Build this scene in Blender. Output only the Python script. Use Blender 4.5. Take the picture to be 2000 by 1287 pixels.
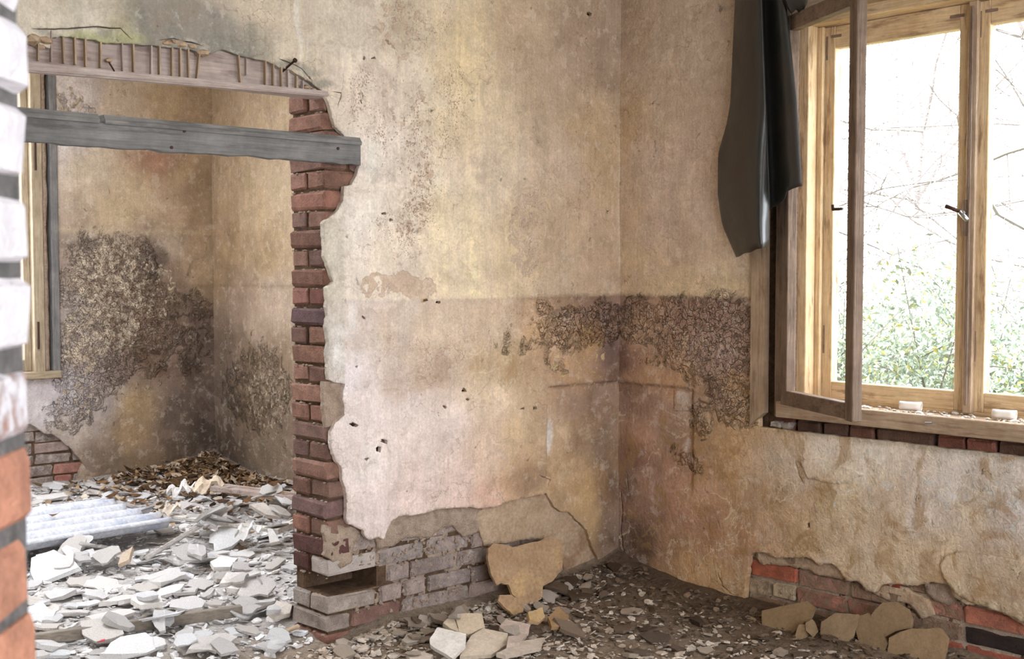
import bpy, bmesh, math, random
import numpy as np
from mathutils import Vector, Matrix
from mathutils.geometry import delaunay_2d_cdt

random.seed(7)
RNG = np.random.default_rng(11)
for o in list(bpy.data.objects):
    bpy.data.objects.remove(o, do_unlink=True)
SC = bpy.context.scene
COL = SC.collection

# ------------------------------------------------------------------ camera
FPX, UC, VC = 2366.0, 1000.0, 643.5
PITCH = math.radians(2.73)
YAW = math.radians(42.3)          # heading, clockwise from +Y
CAMH = 1.5
FH = np.array([math.sin(YAW), math.cos(YAW), 0.0])
RIGHT = np.array([math.cos(YAW), -math.sin(YAW), 0.0])
FWD = FH * math.cos(PITCH) + np.array([0, 0, -math.sin(PITCH)])
UP = np.cross(RIGHT, FWD)
CAM = np.array([0.0, 0.0, CAMH])
cd = bpy.data.cameras.new('camera')
cam = bpy.data.objects.new('camera', cd)
COL.objects.link(cam)
cd.sensor_width = 36.0
cd.lens = FPX * 36.0 / 2000.0
cd.clip_start = 0.02
cd.dof.use_dof = True
cd.dof.focus_distance = 5.2
cd.dof.aperture_fstop = 9.0
m = Matrix(((RIGHT[0], UP[0], -FWD[0], CAM[0]), (RIGHT[1], UP[1], -FWD[1], CAM[1]),
            (RIGHT[2], UP[2], -FWD[2], CAM[2]), (0, 0, 0, 1)))
cam.matrix_world = m
SC.camera = cam

# ------------------------------------------------------------------ world, daylight openings, exposure
SKY = 5.0
w = bpy.data.worlds.new('overcast_sky')
SC.world = w
w.use_nodes = True
bg = w.node_tree.nodes['Background']
bg.inputs[0].default_value = (0.89, 0.945, 1.03, 1)
bg.inputs[1].default_value = SKY
SC.view_settings.view_transform = 'Standard'
SC.view_settings.look = 'None'
SC.view_settings.gamma = 1.0
SC.view_settings.use_curve_mapping = False
SC.view_settings.exposure = 1.16
try:
    SC.cycles.max_bounces = 5
    SC.cycles.diffuse_bounces = 4
    SC.cycles.glossy_bounces = 2
    SC.cycles.use_adaptive_sampling = True
    SC.cycles.adaptive_threshold = 0.2
    SC.cycles.sample_clamp_indirect = 6.0
except Exception:
    pass

def portal(name, loc, size, normal):
    l = bpy.data.lights.new(name, 'AREA')
    l.shape = 'RECTANGLE'; l.size, l.size_y = size
    l.cycles.is_portal = True
    o = bpy.data.objects.new(name, l); COL.objects.link(o)
    o.location = loc
    o.rotation_euler = Vector(normal).to_track_quat('-Z', 'Y').to_euler()

# plan of the place (metres): partition at Y=DP, outer wall at X=WX, far wall at Y=FY
DP, DB, DBK = 4.0, 4.025, 4.275
WX = 4.347
FY = 8.02
XL, YR, XFL = -3.2, -2.6, -1.4
CEIL = 3.25
JX = 2.665
WIN1 = (1.50, 3.10, 0.88, 2.72)       # y0,y1,z0,z1 in the outer wall
WIN2 = (1.75, 3.04, 0.86, 2.90)       # x0,x1,z0,z1 in the far wall
REARW = [(-1.2, 3.2, 0.7, 2.9)]     # x0,x1,z0,z1 of an unseen opening added to the rear wall for light
LEFTW = []                           # y0,y1 in the far-left wall of the near room
FARLW = []                             # y0,y1 garden door of the far room
HOLE = (0.3, 2.7, 4.9, 6.9)                               # unseen ceiling opening added to light the far room
portal('daylight_window', (WX + .3, (WIN1[0] + WIN1[1]) / 2, 1.8), (WIN1[1] - WIN1[0], 1.84), (-1, 0, 0))
portal('daylight_far_window', ((WIN2[0] + WIN2[1]) / 2, FY + .3, 1.88), (1.29, 2.04), (0, -1, 0))
for x0, x1, z0, z1 in REARW:
    portal('daylight_added_rear', ((x0 + x1) / 2, YR - .25, (z0 + z1) / 2), (x1 - x0, z1 - z0), (0, 1, 0))
for y0, y1, z0, z1 in LEFTW:
    portal('daylight_side', (XL - .25, (y0 + y1) / 2, (z0 + z1) / 2), (y1 - y0, z1 - z0), (1, 0, 0))
for y0, y1, z0, z1 in FARLW:
    portal('daylight_door', (XFL - .25, (y0 + y1) / 2, (z0 + z1) / 2), (y1 - y0, z1 - z0), (1, 0, 0))
portal('daylight_added_roof_gap', ((HOLE[0] + HOLE[1]) / 2, (HOLE[2] + HOLE[3]) / 2, CEIL + .25),
       (HOLE[1] - HOLE[0], HOLE[3] - HOLE[2]), (0, 0, -1))

# ------------------------------------------------------------------ helpers
def ray(u, v):
    u = np.asarray(u, float); v = np.asarray(v, float)
    return (FWD[None, :] + ((u - UC) / FPX).reshape(-1, 1) * RIGHT[None, :]
            - ((v - VC) / FPX).reshape(-1, 1) * UP[None, :])

def on_x(u, v, X):
    d = ray(u, v); t = (X - CAM[0]) / d[:, 0]
    return CAM + d * t[:, None]

def on_y(u, v, Y):
    d = ray(u, v); t = (Y - CAM[1]) / d[:, 1]
    return CAM + d * t[:, None]

def on_z(u, v, Z):
    d = ray(u, v); t = (Z - CAM[2]) / d[:, 2]
    return CAM + d * t[:, None]

def on_plane(u, v, p, n):
    d = ray(u, v); n = np.asarray(n, float)
    t = ((np.asarray(p) - CAM) @ n) / (d @ n)
    return CAM + d * t[:, None]

def wallp(pts):      # pixel -> (X,Z) on partition
    a = np.array(pts, float); q = on_y(a[:, 0], a[:, 1], DP); return q[:, [0, 2]]

def wallr(pts):      # pixel -> (Y,Z) on outer wall
    a = np.array(pts, float); q = on_x(a[:, 0], a[:, 1], WX); return q[:, [1, 2]]

def wallf(pts):      # pixel -> (X,Z) on far wall
    a = np.array(pts, float); q = on_y(a[:, 0], a[:, 1], FY); return q[:, [0, 2]]

def s2l(c):
    c = np.asarray(c, float) / 255.0
    return np.where(c <= 0.04045, c / 12.92, ((c + 0.055) / 1.055) ** 2.4)

def _hash(ix, iy, seed):
    h = (ix.astype(np.int64) * 374761393 + iy.astype(np.int64) * 668265263 + seed * 974711) & 0x7fffffff
    h = ((h ^ (h >> 13)) * 1274126177) & 0x7fffffff
    h = (h ^ (h >> 16)) & 0xffff
    return h / 65535.0

def vnoise(x, y, seed=0):
    ix = np.floor(x); iy = np.floor(y); fx = x - ix; fy = y - iy
    fx = fx * fx * (3 - 2 * fx); fy = fy * fy * (3 - 2 * fy)
    ix = ix.astype(np.int64); iy = iy.astype(np.int64)
    a = _hash(ix, iy, seed); b = _hash(ix + 1, iy, seed)
    c = _hash(ix, iy + 1, seed); d = _hash(ix + 1, iy + 1, seed)
    return (a * (1 - fx) + b * fx) * (1 - fy) + (c * (1 - fx) + d * fx) * fy

def fbm(x, y, scale, octv=4, seed=0, rough=.5):
    x = np.asarray(x, float) * scale; y = np.asarray(y, float) * scale
    s = np.zeros(np.broadcast(x, y).shape); a = 1.0; t = 0
    for i in range(octv):
        s += a * (vnoise(x, y, seed + i * 17) - .5); t += a
        x = x * 2.03 + 11.3; y = y * 2.03 + 5.7; a *= rough
    return s / t * 2.0      # about -1..1

def sstep(a, b, x):
    t = np.clip((x - a) / (b - a), 0, 1); return t * t * (3 - 2 * t)

def setprops(o, label=None, cat=None, group=None, kind=None):
    if label: o['label'] = label
    if cat: o['category'] = cat
    if group: o['group'] = group
    if kind or cat: o['kind'] = kind or 'thing'
    return o

def empty(name, loc=(0, 0, 0)):
    o = bpy.data.objects.new(name, None); COL.objects.link(o); o.location = loc
    o.empty_display_size = .05
    return o

def mesh_obj(name, verts, faces, mat=None, parent=None, smooth=False):
    me = bpy.data.meshes.new(name)
    me.from_pydata([tuple(map(float, v)) for v in verts], [], [tuple(map(int, f)) for f in faces])
    me.update()
    if smooth:
        me.polygons.foreach_set('use_smooth', [True] * len(me.polygons))
    o = bpy.data.objects.new(name, me); COL.objects.link(o)
    if mat: me.materials.append(mat)
    if parent:
        o.parent = parent
        if parent.type == 'EMPTY':
            o.matrix_parent_inverse = Matrix.Translation(parent.location).inverted()
    return o

class MB:
    def __init__(s): s.v = []; s.f = []
    def add(s, v, f):
        b = len(s.v); s.v += [tuple(p) for p in v]; s.f += [tuple(i + b for i in q) for q in f]; return s
    def box(s, x0, x1, y0, y1, z0, z1, ch=0.0, M=None):
        v, f = chbox(x1 - x0, y1 - y0, z1 - z0, ch)
        c = np.array([(x0 + x1) / 2, (y0 + y1) / 2, (z0 + z1) / 2])
        v = np.array(v) + c
        if M is not None: v = np.array([tuple(M @ Vector(p)) for p in v])
        return s.add(v, f)
    def tube(s, pts, radii, n=6, cap=True):
        pts = [Vector(p) for p in pts]; b = len(s.v); k = len(pts)
        if not hasattr(radii, '__len__'): radii = [radii] * k
        ref = Vector((0.31, 0.17, 0.93))
        for i, p in enumerate(pts):
            t = (pts[min(i + 1, k - 1)] - pts[max(i - 1, 0)]).normalized()
            a = t.cross(ref)
            if a.length < 1e-3: a = t.cross(Vector((1, 0, 0)))
            a.normalize(); c = t.cross(a)
            for j in range(n):
                an = 2 * math.pi * j / n
                q = p + (a * math.cos(an) + c * math.sin(an)) * radii[i]
                s.v.append(tuple(q))
        for i in range(k - 1):
            for j in range(n):
                j2 = (j + 1) % n
                s.f.append((b + i * n + j, b + i * n + j2, b + (i + 1) * n + j2, b + (i + 1) * n + j))
        if cap:
            s.f.append(tuple(b + j for j in range(n))[::-1]); s.f.append(tuple(b + (k - 1) * n + j for j in range(n)))
        return s
    def build(s, name, mat=None, parent=None, smooth=False):
        return mesh_obj(name, s.v, s.f, mat, parent, smooth)

def chbox(lx, ly, lz, ch):
    """box centred on the origin, chamfered edges (44 triangles)"""
    hx, hy, hz = lx / 2, ly / 2, lz / 2
    if ch <= 0:
        v = [(sx * hx, sy * hy, sz * hz) for sx in (-1, 1) for sy in (-1, 1) for sz in (-1, 1)]
        return v, [(0, 1, 3, 2), (4, 6, 7, 5), (0, 4, 5, 1), (2, 3, 7, 6), (0, 2, 6, 4), (1, 5, 7, 3)]
    bm = bmesh.new()
    v0 = [bm.verts.new((sx * hx, sy * hy, sz * hz)) for sx in (-1, 1) for sy in (-1, 1) for sz in (-1, 1)]
    for f in [(0, 1, 3, 2), (4, 6, 7, 5), (0, 4, 5, 1), (2, 3, 7, 6), (0, 2, 6, 4), (1, 5, 7, 3)]:
        bm.faces.new([v0[i] for i in f])
    ch = min(ch, .3 * min(lx, ly, lz))
    bmesh.ops.bevel(bm, geom=bm.edges[:], offset=ch, segments=1, affect='EDGES', profile=.5)
    bm.verts.index_update()
    v = [tuple(p.co) for p in bm.verts]; f = [tuple(p.index for p in q.verts) for q in bm.faces]
    bm.free()
    return v, f

def pip(poly, pts):
    """points in polygon (numpy)"""
    poly = np.asarray(poly, float); x, y = pts[:, 0], pts[:, 1]
    ins = np.zeros(len(pts), bool)
    x0, y0 = poly[:, 0], poly[:, 1]; x1, y1 = np.roll(x0, -1), np.roll(y0, -1)
    for a, b, c, d in zip(x0, y0, x1, y1):
        if b == d: continue
        cond = (b > y) != (d > y)
        xi = (c - a) * (y - b) / (d - b) + a
        ins ^= cond & (x < xi)
    return ins

def rough_loop(poly, step, amp, seed, fixed=None):
    """subdivide a polygon and roughen it; fixed(mid) -> True keeps a straight edge"""
    poly = np.asarray(poly, float); out = []
    n = len(poly)
    for i in range(n):
        a, b = poly[i], poly[(i + 1) % n]
        L = np.linalg.norm(b - a)
        k = max(1, int(L / step))
        d = (b - a) / max(L, 1e-9); nn = np.array([-d[1], d[0]])
        st = fixed is not None and fixed(a, b)
        if st and amp >= 0: k = max(1, int(L / (step * 3)))
        for j in range(k):
            p = a + (b - a) * (j / k)
            if not st:
                s1 = fbm(np.array([p[0]]), np.array([p[1]]), 30, 3, seed)[0]
                s2 = fbm(np.array([p[0]]), np.array([p[1]]), 140, 2, seed + 5)[0]
                p = p + nn * amp * (s1 * 1.1 + s2 * .6) * (0 if j == 0 and st else 1)
            out.append(p)
    return np.array(out)

def ribbon(pts, width, seed=1):
    """crack: polyline -> thin polygon"""
    p = np.asarray(pts, float); q = []
    for i in range(len(p) - 1):
        L = np.linalg.norm(p[i + 1] - p[i]); k = max(1, int(L / .02))
        for j in range(k): q.append(p[i] + (p[i + 1] - p[i]) * j / k)
    q.append(p[-1]); q = np.array(q)
    t = np.gradient(q, axis=0); t /= np.linalg.norm(t, axis=1)[:, None] + 1e-9
    n = np.stack([-t[:, 1], t[:, 0]], 1)
    q = q + n * (fbm(q[:, 0], q[:, 1], 60, 2, seed) * .005)[:, None]
    wd = width * (.55 + .45 * fbm(q[:, 0], q[:, 1], 25, 2, seed + 3)); wd = np.clip(wd, width * .25, None)
    wd[0] *= .2; wd[-1] *= .2
    return np.concatenate([q + n * wd[:, None] / 2, (q - n * wd[:, None] / 2)[::-1]])

def sheet(name, outer, holes, step, map3, thick, mat, parent=None, colfn=None, mskfn=None, col2fn=None, back=False, smooth=True):
    """irregular slab: 2D outline with holes -> front surface + edge of thickness `thick`.
    map3(pts2d) -> (front Nx3, inward unit vectors Nx3)"""
    outer = np.asarray(outer, float); loops = [outer] + [np.asarray(h, float) for h in holes]
    lo, hi = outer.min(0), outer.max(0)
    gx = np.arange(lo[0] + step * .5, hi[0], step); gy = np.arange(lo[1] + step * .5, hi[1], step)
    G = np.stack(np.meshgrid(gx, gy), -1).reshape(-1, 2)
    G += RNG.uniform(-.28, .28, G.shape) * step
    keep = pip(outer, G)
    for h in loops[1:]: keep &= ~pip(h, G)
    G = G[keep]
    # drop grid points too close to the outline
    B = np.concatenate(loops)
    cell = step
    occ = set()
    for bx, by in np.floor(B / cell).astype(int):
        occ.add((bx, by))
    gi = np.floor(G / cell).astype(int)
    kk = np.array([(a, b) not in occ for a, b in gi], bool) if len(G) else np.zeros(0, bool)
    G = G[kk]
    verts = [Vector(p) for p in B] + [Vector(p) for p in G]
    edges = []; b0 = 0
    for L in loops:
        n = len(L); edges += [(b0 + i, b0 + (i + 1) % n) for i in range(n)]; b0 += n
    V, E, F, _, _, _ = delaunay_2d_cdt(verts, edges, [], 0, 1e-5, False)
    P = np.array([tuple(p) for p in V]); F = np.array([f for f in F if len(f) == 3])
    cen = P[F].mean(1)
    ok = pip(outer, cen)
    for h in loops[1:]: ok &= ~pip(h, cen)
    F = F[ok]
    a = P[F]; area = (a[:, 1, 0] - a[:, 0, 0]) * (a[:, 2, 1] - a[:, 0, 1]) - (a[:, 1, 1] - a[:, 0, 1]) * (a[:, 2, 0] - a[:, 0, 0])
    F[area < 0] = F[area < 0][:, ::-1]
    used = np.unique(F); rm = -np.ones(len(P), int); rm[used] = np.arange(len(used)); F = rm[F]; P = P[used]
    front, inw = map3(P)
    e = np.concatenate([F[:, [0, 1]], F[:, [1, 2]], F[:, [2, 0]]])
    key = {}
    for i, j in e: key[(i, j)] = 1
    bnd = [(i, j) for i, j in e if (j, i) not in key]
    n = len(front)
    # orientation: front normal must point opposite to inward
    f0 = F[:200]; nn = np.cross(front[f0[:, 1]] - front[f0[:, 0]], front[f0[:, 2]] - front[f0[:, 0]]).sum(0)
    flip = (nn @ inw[f0[:, 0]].mean(0)) > 0
    faces = [tuple(f[::-1]) if flip else tuple(f) for f in F]
    if back:
        bk = front + inw * thick
        vs = np.concatenate([front, bk])
        faces += [tuple(x + n for x in f[::-1]) for f in list(faces)]
        for i, j in bnd:
            faces.append((i, i + n, j + n, j) if not flip else (j, j + n, i + n, i))
        src = np.concatenate([np.arange(n), np.arange(n)])
    else:
        bi = sorted({i for q in bnd for i in q}); mp = {i: n + k for k, i in enumerate(bi)}
        bk = front[bi] + inw[bi] * thick
        vs = np.concatenate([front, bk])
        for i, j in bnd:
            q = (i, mp[i], mp[j], j)
            faces.append(q if not flip else q[::-1])
        src = np.concatenate([np.arange(n), np.array(bi, int)])
    o = mesh_obj(name, vs, faces, mat, parent, smooth)
    me = o.data
    if smooth:
        sm = [len(p.vertices) == 3 for p in me.polygons]
        me.polygons.foreach_set('use_smooth', sm)
    PP = P[src]
    for an, fn in (('Col', colfn), ('Msk', mskfn), ('Col2', col2fn)):
        if fn is None: continue
        c = fn(PP); at = me.color_attributes.new(an, 'FLOAT_COLOR', 'POINT')
        c = np.asarray(c); d = np.ones((len(PP), 4)); d[:, 3] = 0 if an == 'Msk' else 1; d[:, :c.shape[1]] = c
        at.data.foreach_set('color', d.ravel())
    return o

# ------------------------------------------------------------------ materials
def newmat(name, rough=.9, spec=.2):
    mt = bpy.data.materials.new(name); mt.use_nodes = True
    nt = mt.node_tree; bs = nt.nodes['Principled BSDF']
    bs.inputs['Roughness'].default_value = rough
    bs.inputs['Specular IOR Level'].default_value = spec
    return mt, nt, bs

def N(nt, t, **kw):
    n = nt.nodes.new(t)
    for k, v in kw.items():
        if k in n.inputs.keys(): n.inputs[k].default_value = v
        else: setattr(n, k, v)
    return n

def noise(nt, vec, scale, detail=4, rough=.55, dist=0.0):
    n = N(nt, 'ShaderNodeTexNoise'); n.inputs['Scale'].default_value = scale; n.inputs['Detail'].default_value = detail
    n.inputs['Roughness'].default_value = rough; n.inputs['Distortion'].default_value = dist
    if vec is not None: nt.links.new(vec, n.inputs['Vector'])
    return n.outputs['Fac']

def math_n(nt, op, a, b=None, c=None, clamp=False):
    n = nt.nodes.new('ShaderNodeMath'); n.operation = op; n.use_clamp = clamp
    for i, x in enumerate((a, b, c)):
        if x is None: continue
        if isinstance(x, (int, float)): n.inputs[i].default_value = x
        else: nt.links.new(x, n.inputs[i])
    return n.outputs[0]

def ramp(nt, v, a, b, lo=0.0, hi=1.0):
    n = nt.nodes.new('ShaderNodeMapRange'); n.clamp = True
    nt.links.new(v, n.inputs[0])
    n.inputs[1].default_value = a; n.inputs[2].default_value = b; n.inputs[3].default_value = lo; n.inputs[4].default_value = hi
    return n.outputs[0]

def mixc(nt, fac, a, b, mode='MIX'):
    n = nt.nodes.new('ShaderNodeMix'); n.data_type = 'RGBA'; n.blend_type = mode
    if isinstance(fac, (int, float)): n.inputs[0].default_value = fac
    else: nt.links.new(fac, n.inputs[0])
    for i, x in ((6, a), (7, b)):
        if isinstance(x, (tuple, list, np.ndarray)): n.inputs[i].default_value = (*[float(q) for q in x[:3]], 1)
        else: nt.links.new(x, n.inputs[i])
    return n.outputs[2]

def scalec(nt, col, fac):
    n = nt.nodes.new('ShaderNodeVectorMath'); n.operation = 'SCALE'
    nt.links.new(col, n.inputs[0])
    if isinstance(fac, (int, float)): n.inputs['Scale'].default_value = fac
    else: nt.links.new(fac, n.inputs['Scale'])
    return n.outputs[0]

def bump(nt, bs, h, dist, strength=1.0):
    b = nt.nodes.new('ShaderNodeBump'); b.inputs['Distance'].default_value = dist; b.inputs['Strength'].default_value = strength
    nt.links.new(h, b.inputs['Height']); nt.links.new(b.outputs[0], bs.inputs['Normal'])

def mat_plaster(name='old_plaster'):
    mt, nt, bs = newmat(name, .92, .12)
    tc = N(nt, 'ShaderNodeTexCoord').outputs['Object']
    col = N(nt, 'ShaderNodeAttribute', attribute_name='Col').outputs['Color']
    col2 = N(nt, 'ShaderNodeAttribute', attribute_name='Col2').outputs['Color']
    ms = N(nt, 'ShaderNodeSeparateColor')
    mk_ = N(nt, 'ShaderNodeAttribute', attribute_name='Msk'); nt.links.new(mk_.outputs['Color'], ms.inputs[0]); vein = mk_.outputs['Alpha']
    flake, peel, speck = ms.outputs[0], ms.outputs[1], ms.outputs[2]
    n1 = noise(nt, tc, 7, 5, .62); n2 = noise(nt, tc, 95, 3, .6); n3 = noise(nt, tc, 26, 5, .68, .4); n4 = noise(nt, tc, 3.1, 3, .6)
    # streaks, stretched down the wall
    mp = N(nt, 'ShaderNodeMapping'); mp.inputs['Scale'].default_value = (1, 1, .07); nt.links.new(tc, mp.inputs[0])
    st = noise(nt, mp.outputs[0], 60, 5, .65)
    # peeling: a coat missing in ragged patches
    pk = math_n(nt, 'ADD', n3, math_n(nt, 'SUBTRACT', peel, .5))
    pm = ramp(nt, pk, .49, .535)
    c = mixc(nt, pm, col, col2)
    v = math_n(nt, 'MULTIPLY', ramp(nt, n1, .3, .7, .80, 1.13), ramp(nt, n2, .3, .7, .86, 1.10))
    v = math_n(nt, 'MULTIPLY', v, ramp(nt, st, .3, .7, .91, 1.07))
    v = math_n(nt, 'MULTIPLY', v, ramp(nt, noise(nt, tc, 30, 6, .7), .3, .7, .90, 1.08))
    c = scalec(nt, c, v)
    # thin coats worn through with crisp ragged edges: a pinkish and a grey one
    w_a = math_n(nt, 'MULTIPLY', ramp(nt, noise(nt, tc, 4.3, 6, .66, .5), .535, .56), .30)
    c = mixc(nt, w_a, c, mixc(nt, .5, c, s2l((196, 170, 156))))
    w_b = math_n(nt, 'MULTIPLY', ramp(nt, noise(nt, tc, 9.0, 5, .70, .8), .55, .575), .34)
    c = mixc(nt, w_b, c, mixc(nt, .55, c, s2l((150, 124, 100))))
    ef = math_n(nt, 'MULTIPLY', ramp(nt, noise(nt, tc, 15, 5, .74, .15), .56, .61), .34)
    c = mixc(nt, ef, c, mixc(nt, .6, c, s2l((238, 228, 214))))
    # pale salt veins and brown water marks, where the damp rose
    vn1 = ramp(nt, math_n(nt, 'ABSOLUTE', math_n(nt, 'SUBTRACT', noise(nt, tc, 4.6, 6, .55, .8), .5)), .003, .014, 1, 0)
    c = mixc(nt, math_n(nt, 'MULTIPLY', math_n(nt, 'MULTIPLY', vn1, ramp(nt, noise(nt, tc, 3.7, 4, .6), .44, .6)), math_n(nt, 'MULTIPLY', vein, .6)), c, s2l((236, 220, 190)))
    wm = math_n(nt, 'MULTIPLY', ramp(nt, noise(nt, tc, 5.5, 5, .68, .9), .52, .60), math_n(nt, 'MULTIPLY', vein, .6))
    c = mixc(nt, wm, c, s2l((164, 128, 84)))
    # damp freckles
    sp = ramp(nt, math_n(nt, 'ADD', noise(nt, tc, 120, 3, .6), math_n(nt, 'MULTIPLY', math_n(nt, 'MULTIPLY', speck, ramp(nt, n4, .42, .62)), .22)), .685, .73)
    c = mixc(nt, math_n(nt, 'MULTIPLY', sp, .7), c, s2l((142, 104, 84)))
    # blistered paint: plates with raised, cracked rims
    w1 = nt.nodes.new('ShaderNodeVectorMath'); w1.operation = 'ADD'
    nv = N(nt, 'ShaderNodeTexNoise'); nv.inputs['Scale'].default_value = 22; nt.links.new(tc, nv.inputs['Vector'])
    sc_ = nt.nodes.new('ShaderNodeVectorMath'); sc_.operation = 'SCALE'; sc_.inputs['Scale'].default_value = .09
    nt.links.new(nv.outputs['Color'], sc_.inputs[0]); nt.links.new(tc, w1.inputs[0]); nt.links.new(sc_.outputs[0], w1.inputs[1])
    vo = N(nt, 'ShaderNodeTexVoronoi', feature='DISTANCE_TO_EDGE'); vo.inputs['Scale'].default_value = 24; nt.links.new(w1.outputs[0], vo.inputs['Vector'])
    rg = math_n(nt, 'ABSOLUTE', math_n(nt, 'SUBTRACT', noise(nt, tc, 38, 3, .55, 1.1), .5))
    ed = math_n(nt, 'MINIMUM', ramp(nt, vo.outputs['Distance'], .0, .055), ramp(nt, rg, .0, .022))
    fm = ramp(nt, math_n(nt, 'ADD', flake, math_n(nt, 'MULTIPLY', math_n(nt, 'SUBTRACT', noise(nt, tc, 13, 4, .65, .4), .5), 2.4)), .40, .74)
    crk = math_n(nt, 'MULTIPLY', math_n(nt, 'SUBTRACT', 1.0, ed), fm)
    c = mixc(nt, math_n(nt, 'MULTIPLY', crk, .42), c, s2l((98, 72, 62)))
    # hairline cracks all over
    v2 = N(nt, 'ShaderNodeTexVoronoi', feature='DISTANCE_TO_EDGE'); v2.inputs['Scale'].default_value = 5.5
    w2 = nt.nodes.new('ShaderNodeVectorMath'); w2.operation = 'ADD'
    nv2 = N(nt, 'ShaderNodeTexNoise'); nv2.inputs['Scale'].default_value = 6; nv2.inputs['Detail'].default_value = 6; nt.links.new(tc, nv2.inputs['Vector'])
    s3 = nt.nodes.new('ShaderNodeVectorMath'); s3.operation = 'SCALE'; s3.inputs['Scale'].default_value = .35
    nt.links.new(nv2.outputs['Color'], s3.inputs[0]); nt.links.new(tc, w2.inputs[0]); nt.links.new(s3.outputs[0], w2.inputs[1])
    nt.links.new(w2.outputs[0], v2.inputs['Vector'])
    hl = math_n(nt, 'MULTIPLY', ramp(nt, v2.outputs['Distance'], .004, .014, 1, 0), ramp(nt, n4, .48, .6))
    c = mixc(nt, math_n(nt, 'MULTIPLY', hl, .4), c, s2l((126, 96, 74)))
    nt.links.new(c, bs.inputs['Base Color'])
    h = math_n(nt, 'ADD', math_n(nt, 'MULTIPLY', n2, .22), math_n(nt, 'MULTIPLY', n3, .55))
    h = math_n(nt, 'ADD', h, math_n(nt, 'MULTIPLY', pm, -.16))
    h = math_n(nt, 'ADD', h, math_n(nt, 'MULTIPLY', math_n(nt, 'MULTIPLY', ed, fm), 1.1))
    bump(nt, bs, h, .013)
    return mt

def mat_brick(name, smear=(150, 128, 104), paint=None):
    """brick: colour from the object's own colour, alpha = how much lime or mortar sticks to it"""
    mt, nt, bs = newmat(name, .9, .15)
    tcn = N(nt, 'ShaderNodeTexCoord'); tc = tcn.outputs['Object']
    oi = N(nt, 'ShaderNodeObjectInfo')
    off = nt.nodes.new('ShaderNodeVectorMath'); off.operation = 'ADD'
    cmb = N(nt, 'ShaderNodeCombineXYZ')
    r10 = math_n(nt, 'MULTIPLY', oi.outputs['Random'], 37.0)
    for i in range(3): nt.links.new(r10, cmb.inputs[i])
    nt.links.new(tc, off.inputs[0]); nt.links.new(cmb.outputs[0], off.inputs[1]); vec = off.outputs[0]
    n1 = noise(nt, vec, 22, 5, .6); n2 = noise(nt, vec, 140, 3, .6); n3 = noise(nt, vec, 30, 6, .7, .5); n4 = noise(nt, vec, 7, 3, .5)
    c = scalec(nt, oi.outputs['Color'], math_n(nt, 'MULTIPLY', ramp(nt, n1, .3, .7, .7, 1.22), ramp(nt, n2, .3, .7, .82, 1.12)))
    c = mixc(nt, ramp(nt, n4, .5, .7, 0, .3), c, s2l((84, 66, 60)))
    k = math_n(nt, 'ADD', n3, math_n(nt, 'SUBTRACT', oi.outputs['Alpha'], .5))
    km = ramp(nt, k, .44, .60)
    sm = scalec(nt, mixc(nt, 0.0, s2l(smear), s2l(smear)), ramp(nt, n1, .3, .7, .85, 1.1))
    c = mixc(nt, math_n(nt, 'MULTIPLY', km, .85), c, sm)
    nt.links.new(c, bs.inputs['Base Color'])
    h = math_n(nt, 'ADD', math_n(nt, 'MULTIPLY', n2, .4), math_n(nt, 'ADD', math_n(nt, 'MULTIPLY', n3, .5), math_n(nt, 'MULTIPLY', km, .3)))
    bump(nt, bs, h, .011)
    return mt

def mat_rubbly(name, a, b, scale=14, bumpd=.012, rough=.95, third=None):
    mt, nt, bs = newmat(name, rough, .1)
    tc = N(nt, 'ShaderNodeTexCoord').outputs['Object']
    n1 = noise(nt, tc, scale, 7, .65, .3); n2 = noise(nt, tc, scale * 7, 4, .65)
    c = mixc(nt, ramp(nt, n1, .35, .65), s2l(a), s2l(b))
    if third is not None:
        c = mixc(nt, ramp(nt, noise(nt, tc, scale * .45, 5, .6), .52, .62), c, s2l(third))
    c = scalec(nt, c, ramp(nt, n2, .3, .7, .78, 1.15))
    nt.links.new(c, bs.inputs['Base Color'])
    bump(nt, bs, math_n(nt, 'ADD', math_n(nt, 'MULTIPLY', n1, .8), math_n(nt, 'MULTIPLY', n2, .45)), bumpd)
    return mt

def mat_wood(name, a, b, axis, dark=(60, 42, 30), amt=.4, rough=.7):
    """weathered timber, grain along `axis`"""
    mt, nt, bs = newmat(name, rough, .25)
    tc = N(nt, 'ShaderNodeTexCoord').outputs['Object']
    mp = N(nt, 'ShaderNodeMapping'); s = [1, 1, 1]; s['xyz'.index(axis)] = .05
    mp.inputs['Scale'].default_value = s; nt.links.new(tc, mp.inputs[0])
    g = noise(nt, mp.outputs[0], 120, 5, .62, .3); n1 = noise(nt, tc, 6, 6, .6); n2 = noise(nt, tc, 28, 6, .7, .3)
    mp2 = N(nt, 'ShaderNodeMapping'); s2 = [1, 1, 1]; s2['xyz'.index(axis)] = .16
    mp2.inputs['Scale'].default_value = s2; nt.links.new(tc, mp2.inputs[0])
    bl = noise(nt, mp2.outputs[0], 26, 6, .66)
    c = mixc(nt, ramp(nt, n1, .34, .66), s2l(a), s2l(b))
    c = scalec(nt, c, ramp(nt, g, .3, .7, .74, 1.16))
    c = mixc(nt, math_n(nt, 'MULTIPLY', ramp(nt, bl, .54, .64), amt), c, s2l(dark))
    c = scalec(nt, c, ramp(nt, n2, .3, .7, .9, 1.08))
    nt.links.new(c, bs.inputs['Base Color'])
    bump(nt, bs, math_n(nt, 'ADD', g, math_n(nt, 'MULTIPLY', bl, .6)), .003)
    return mt

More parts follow.
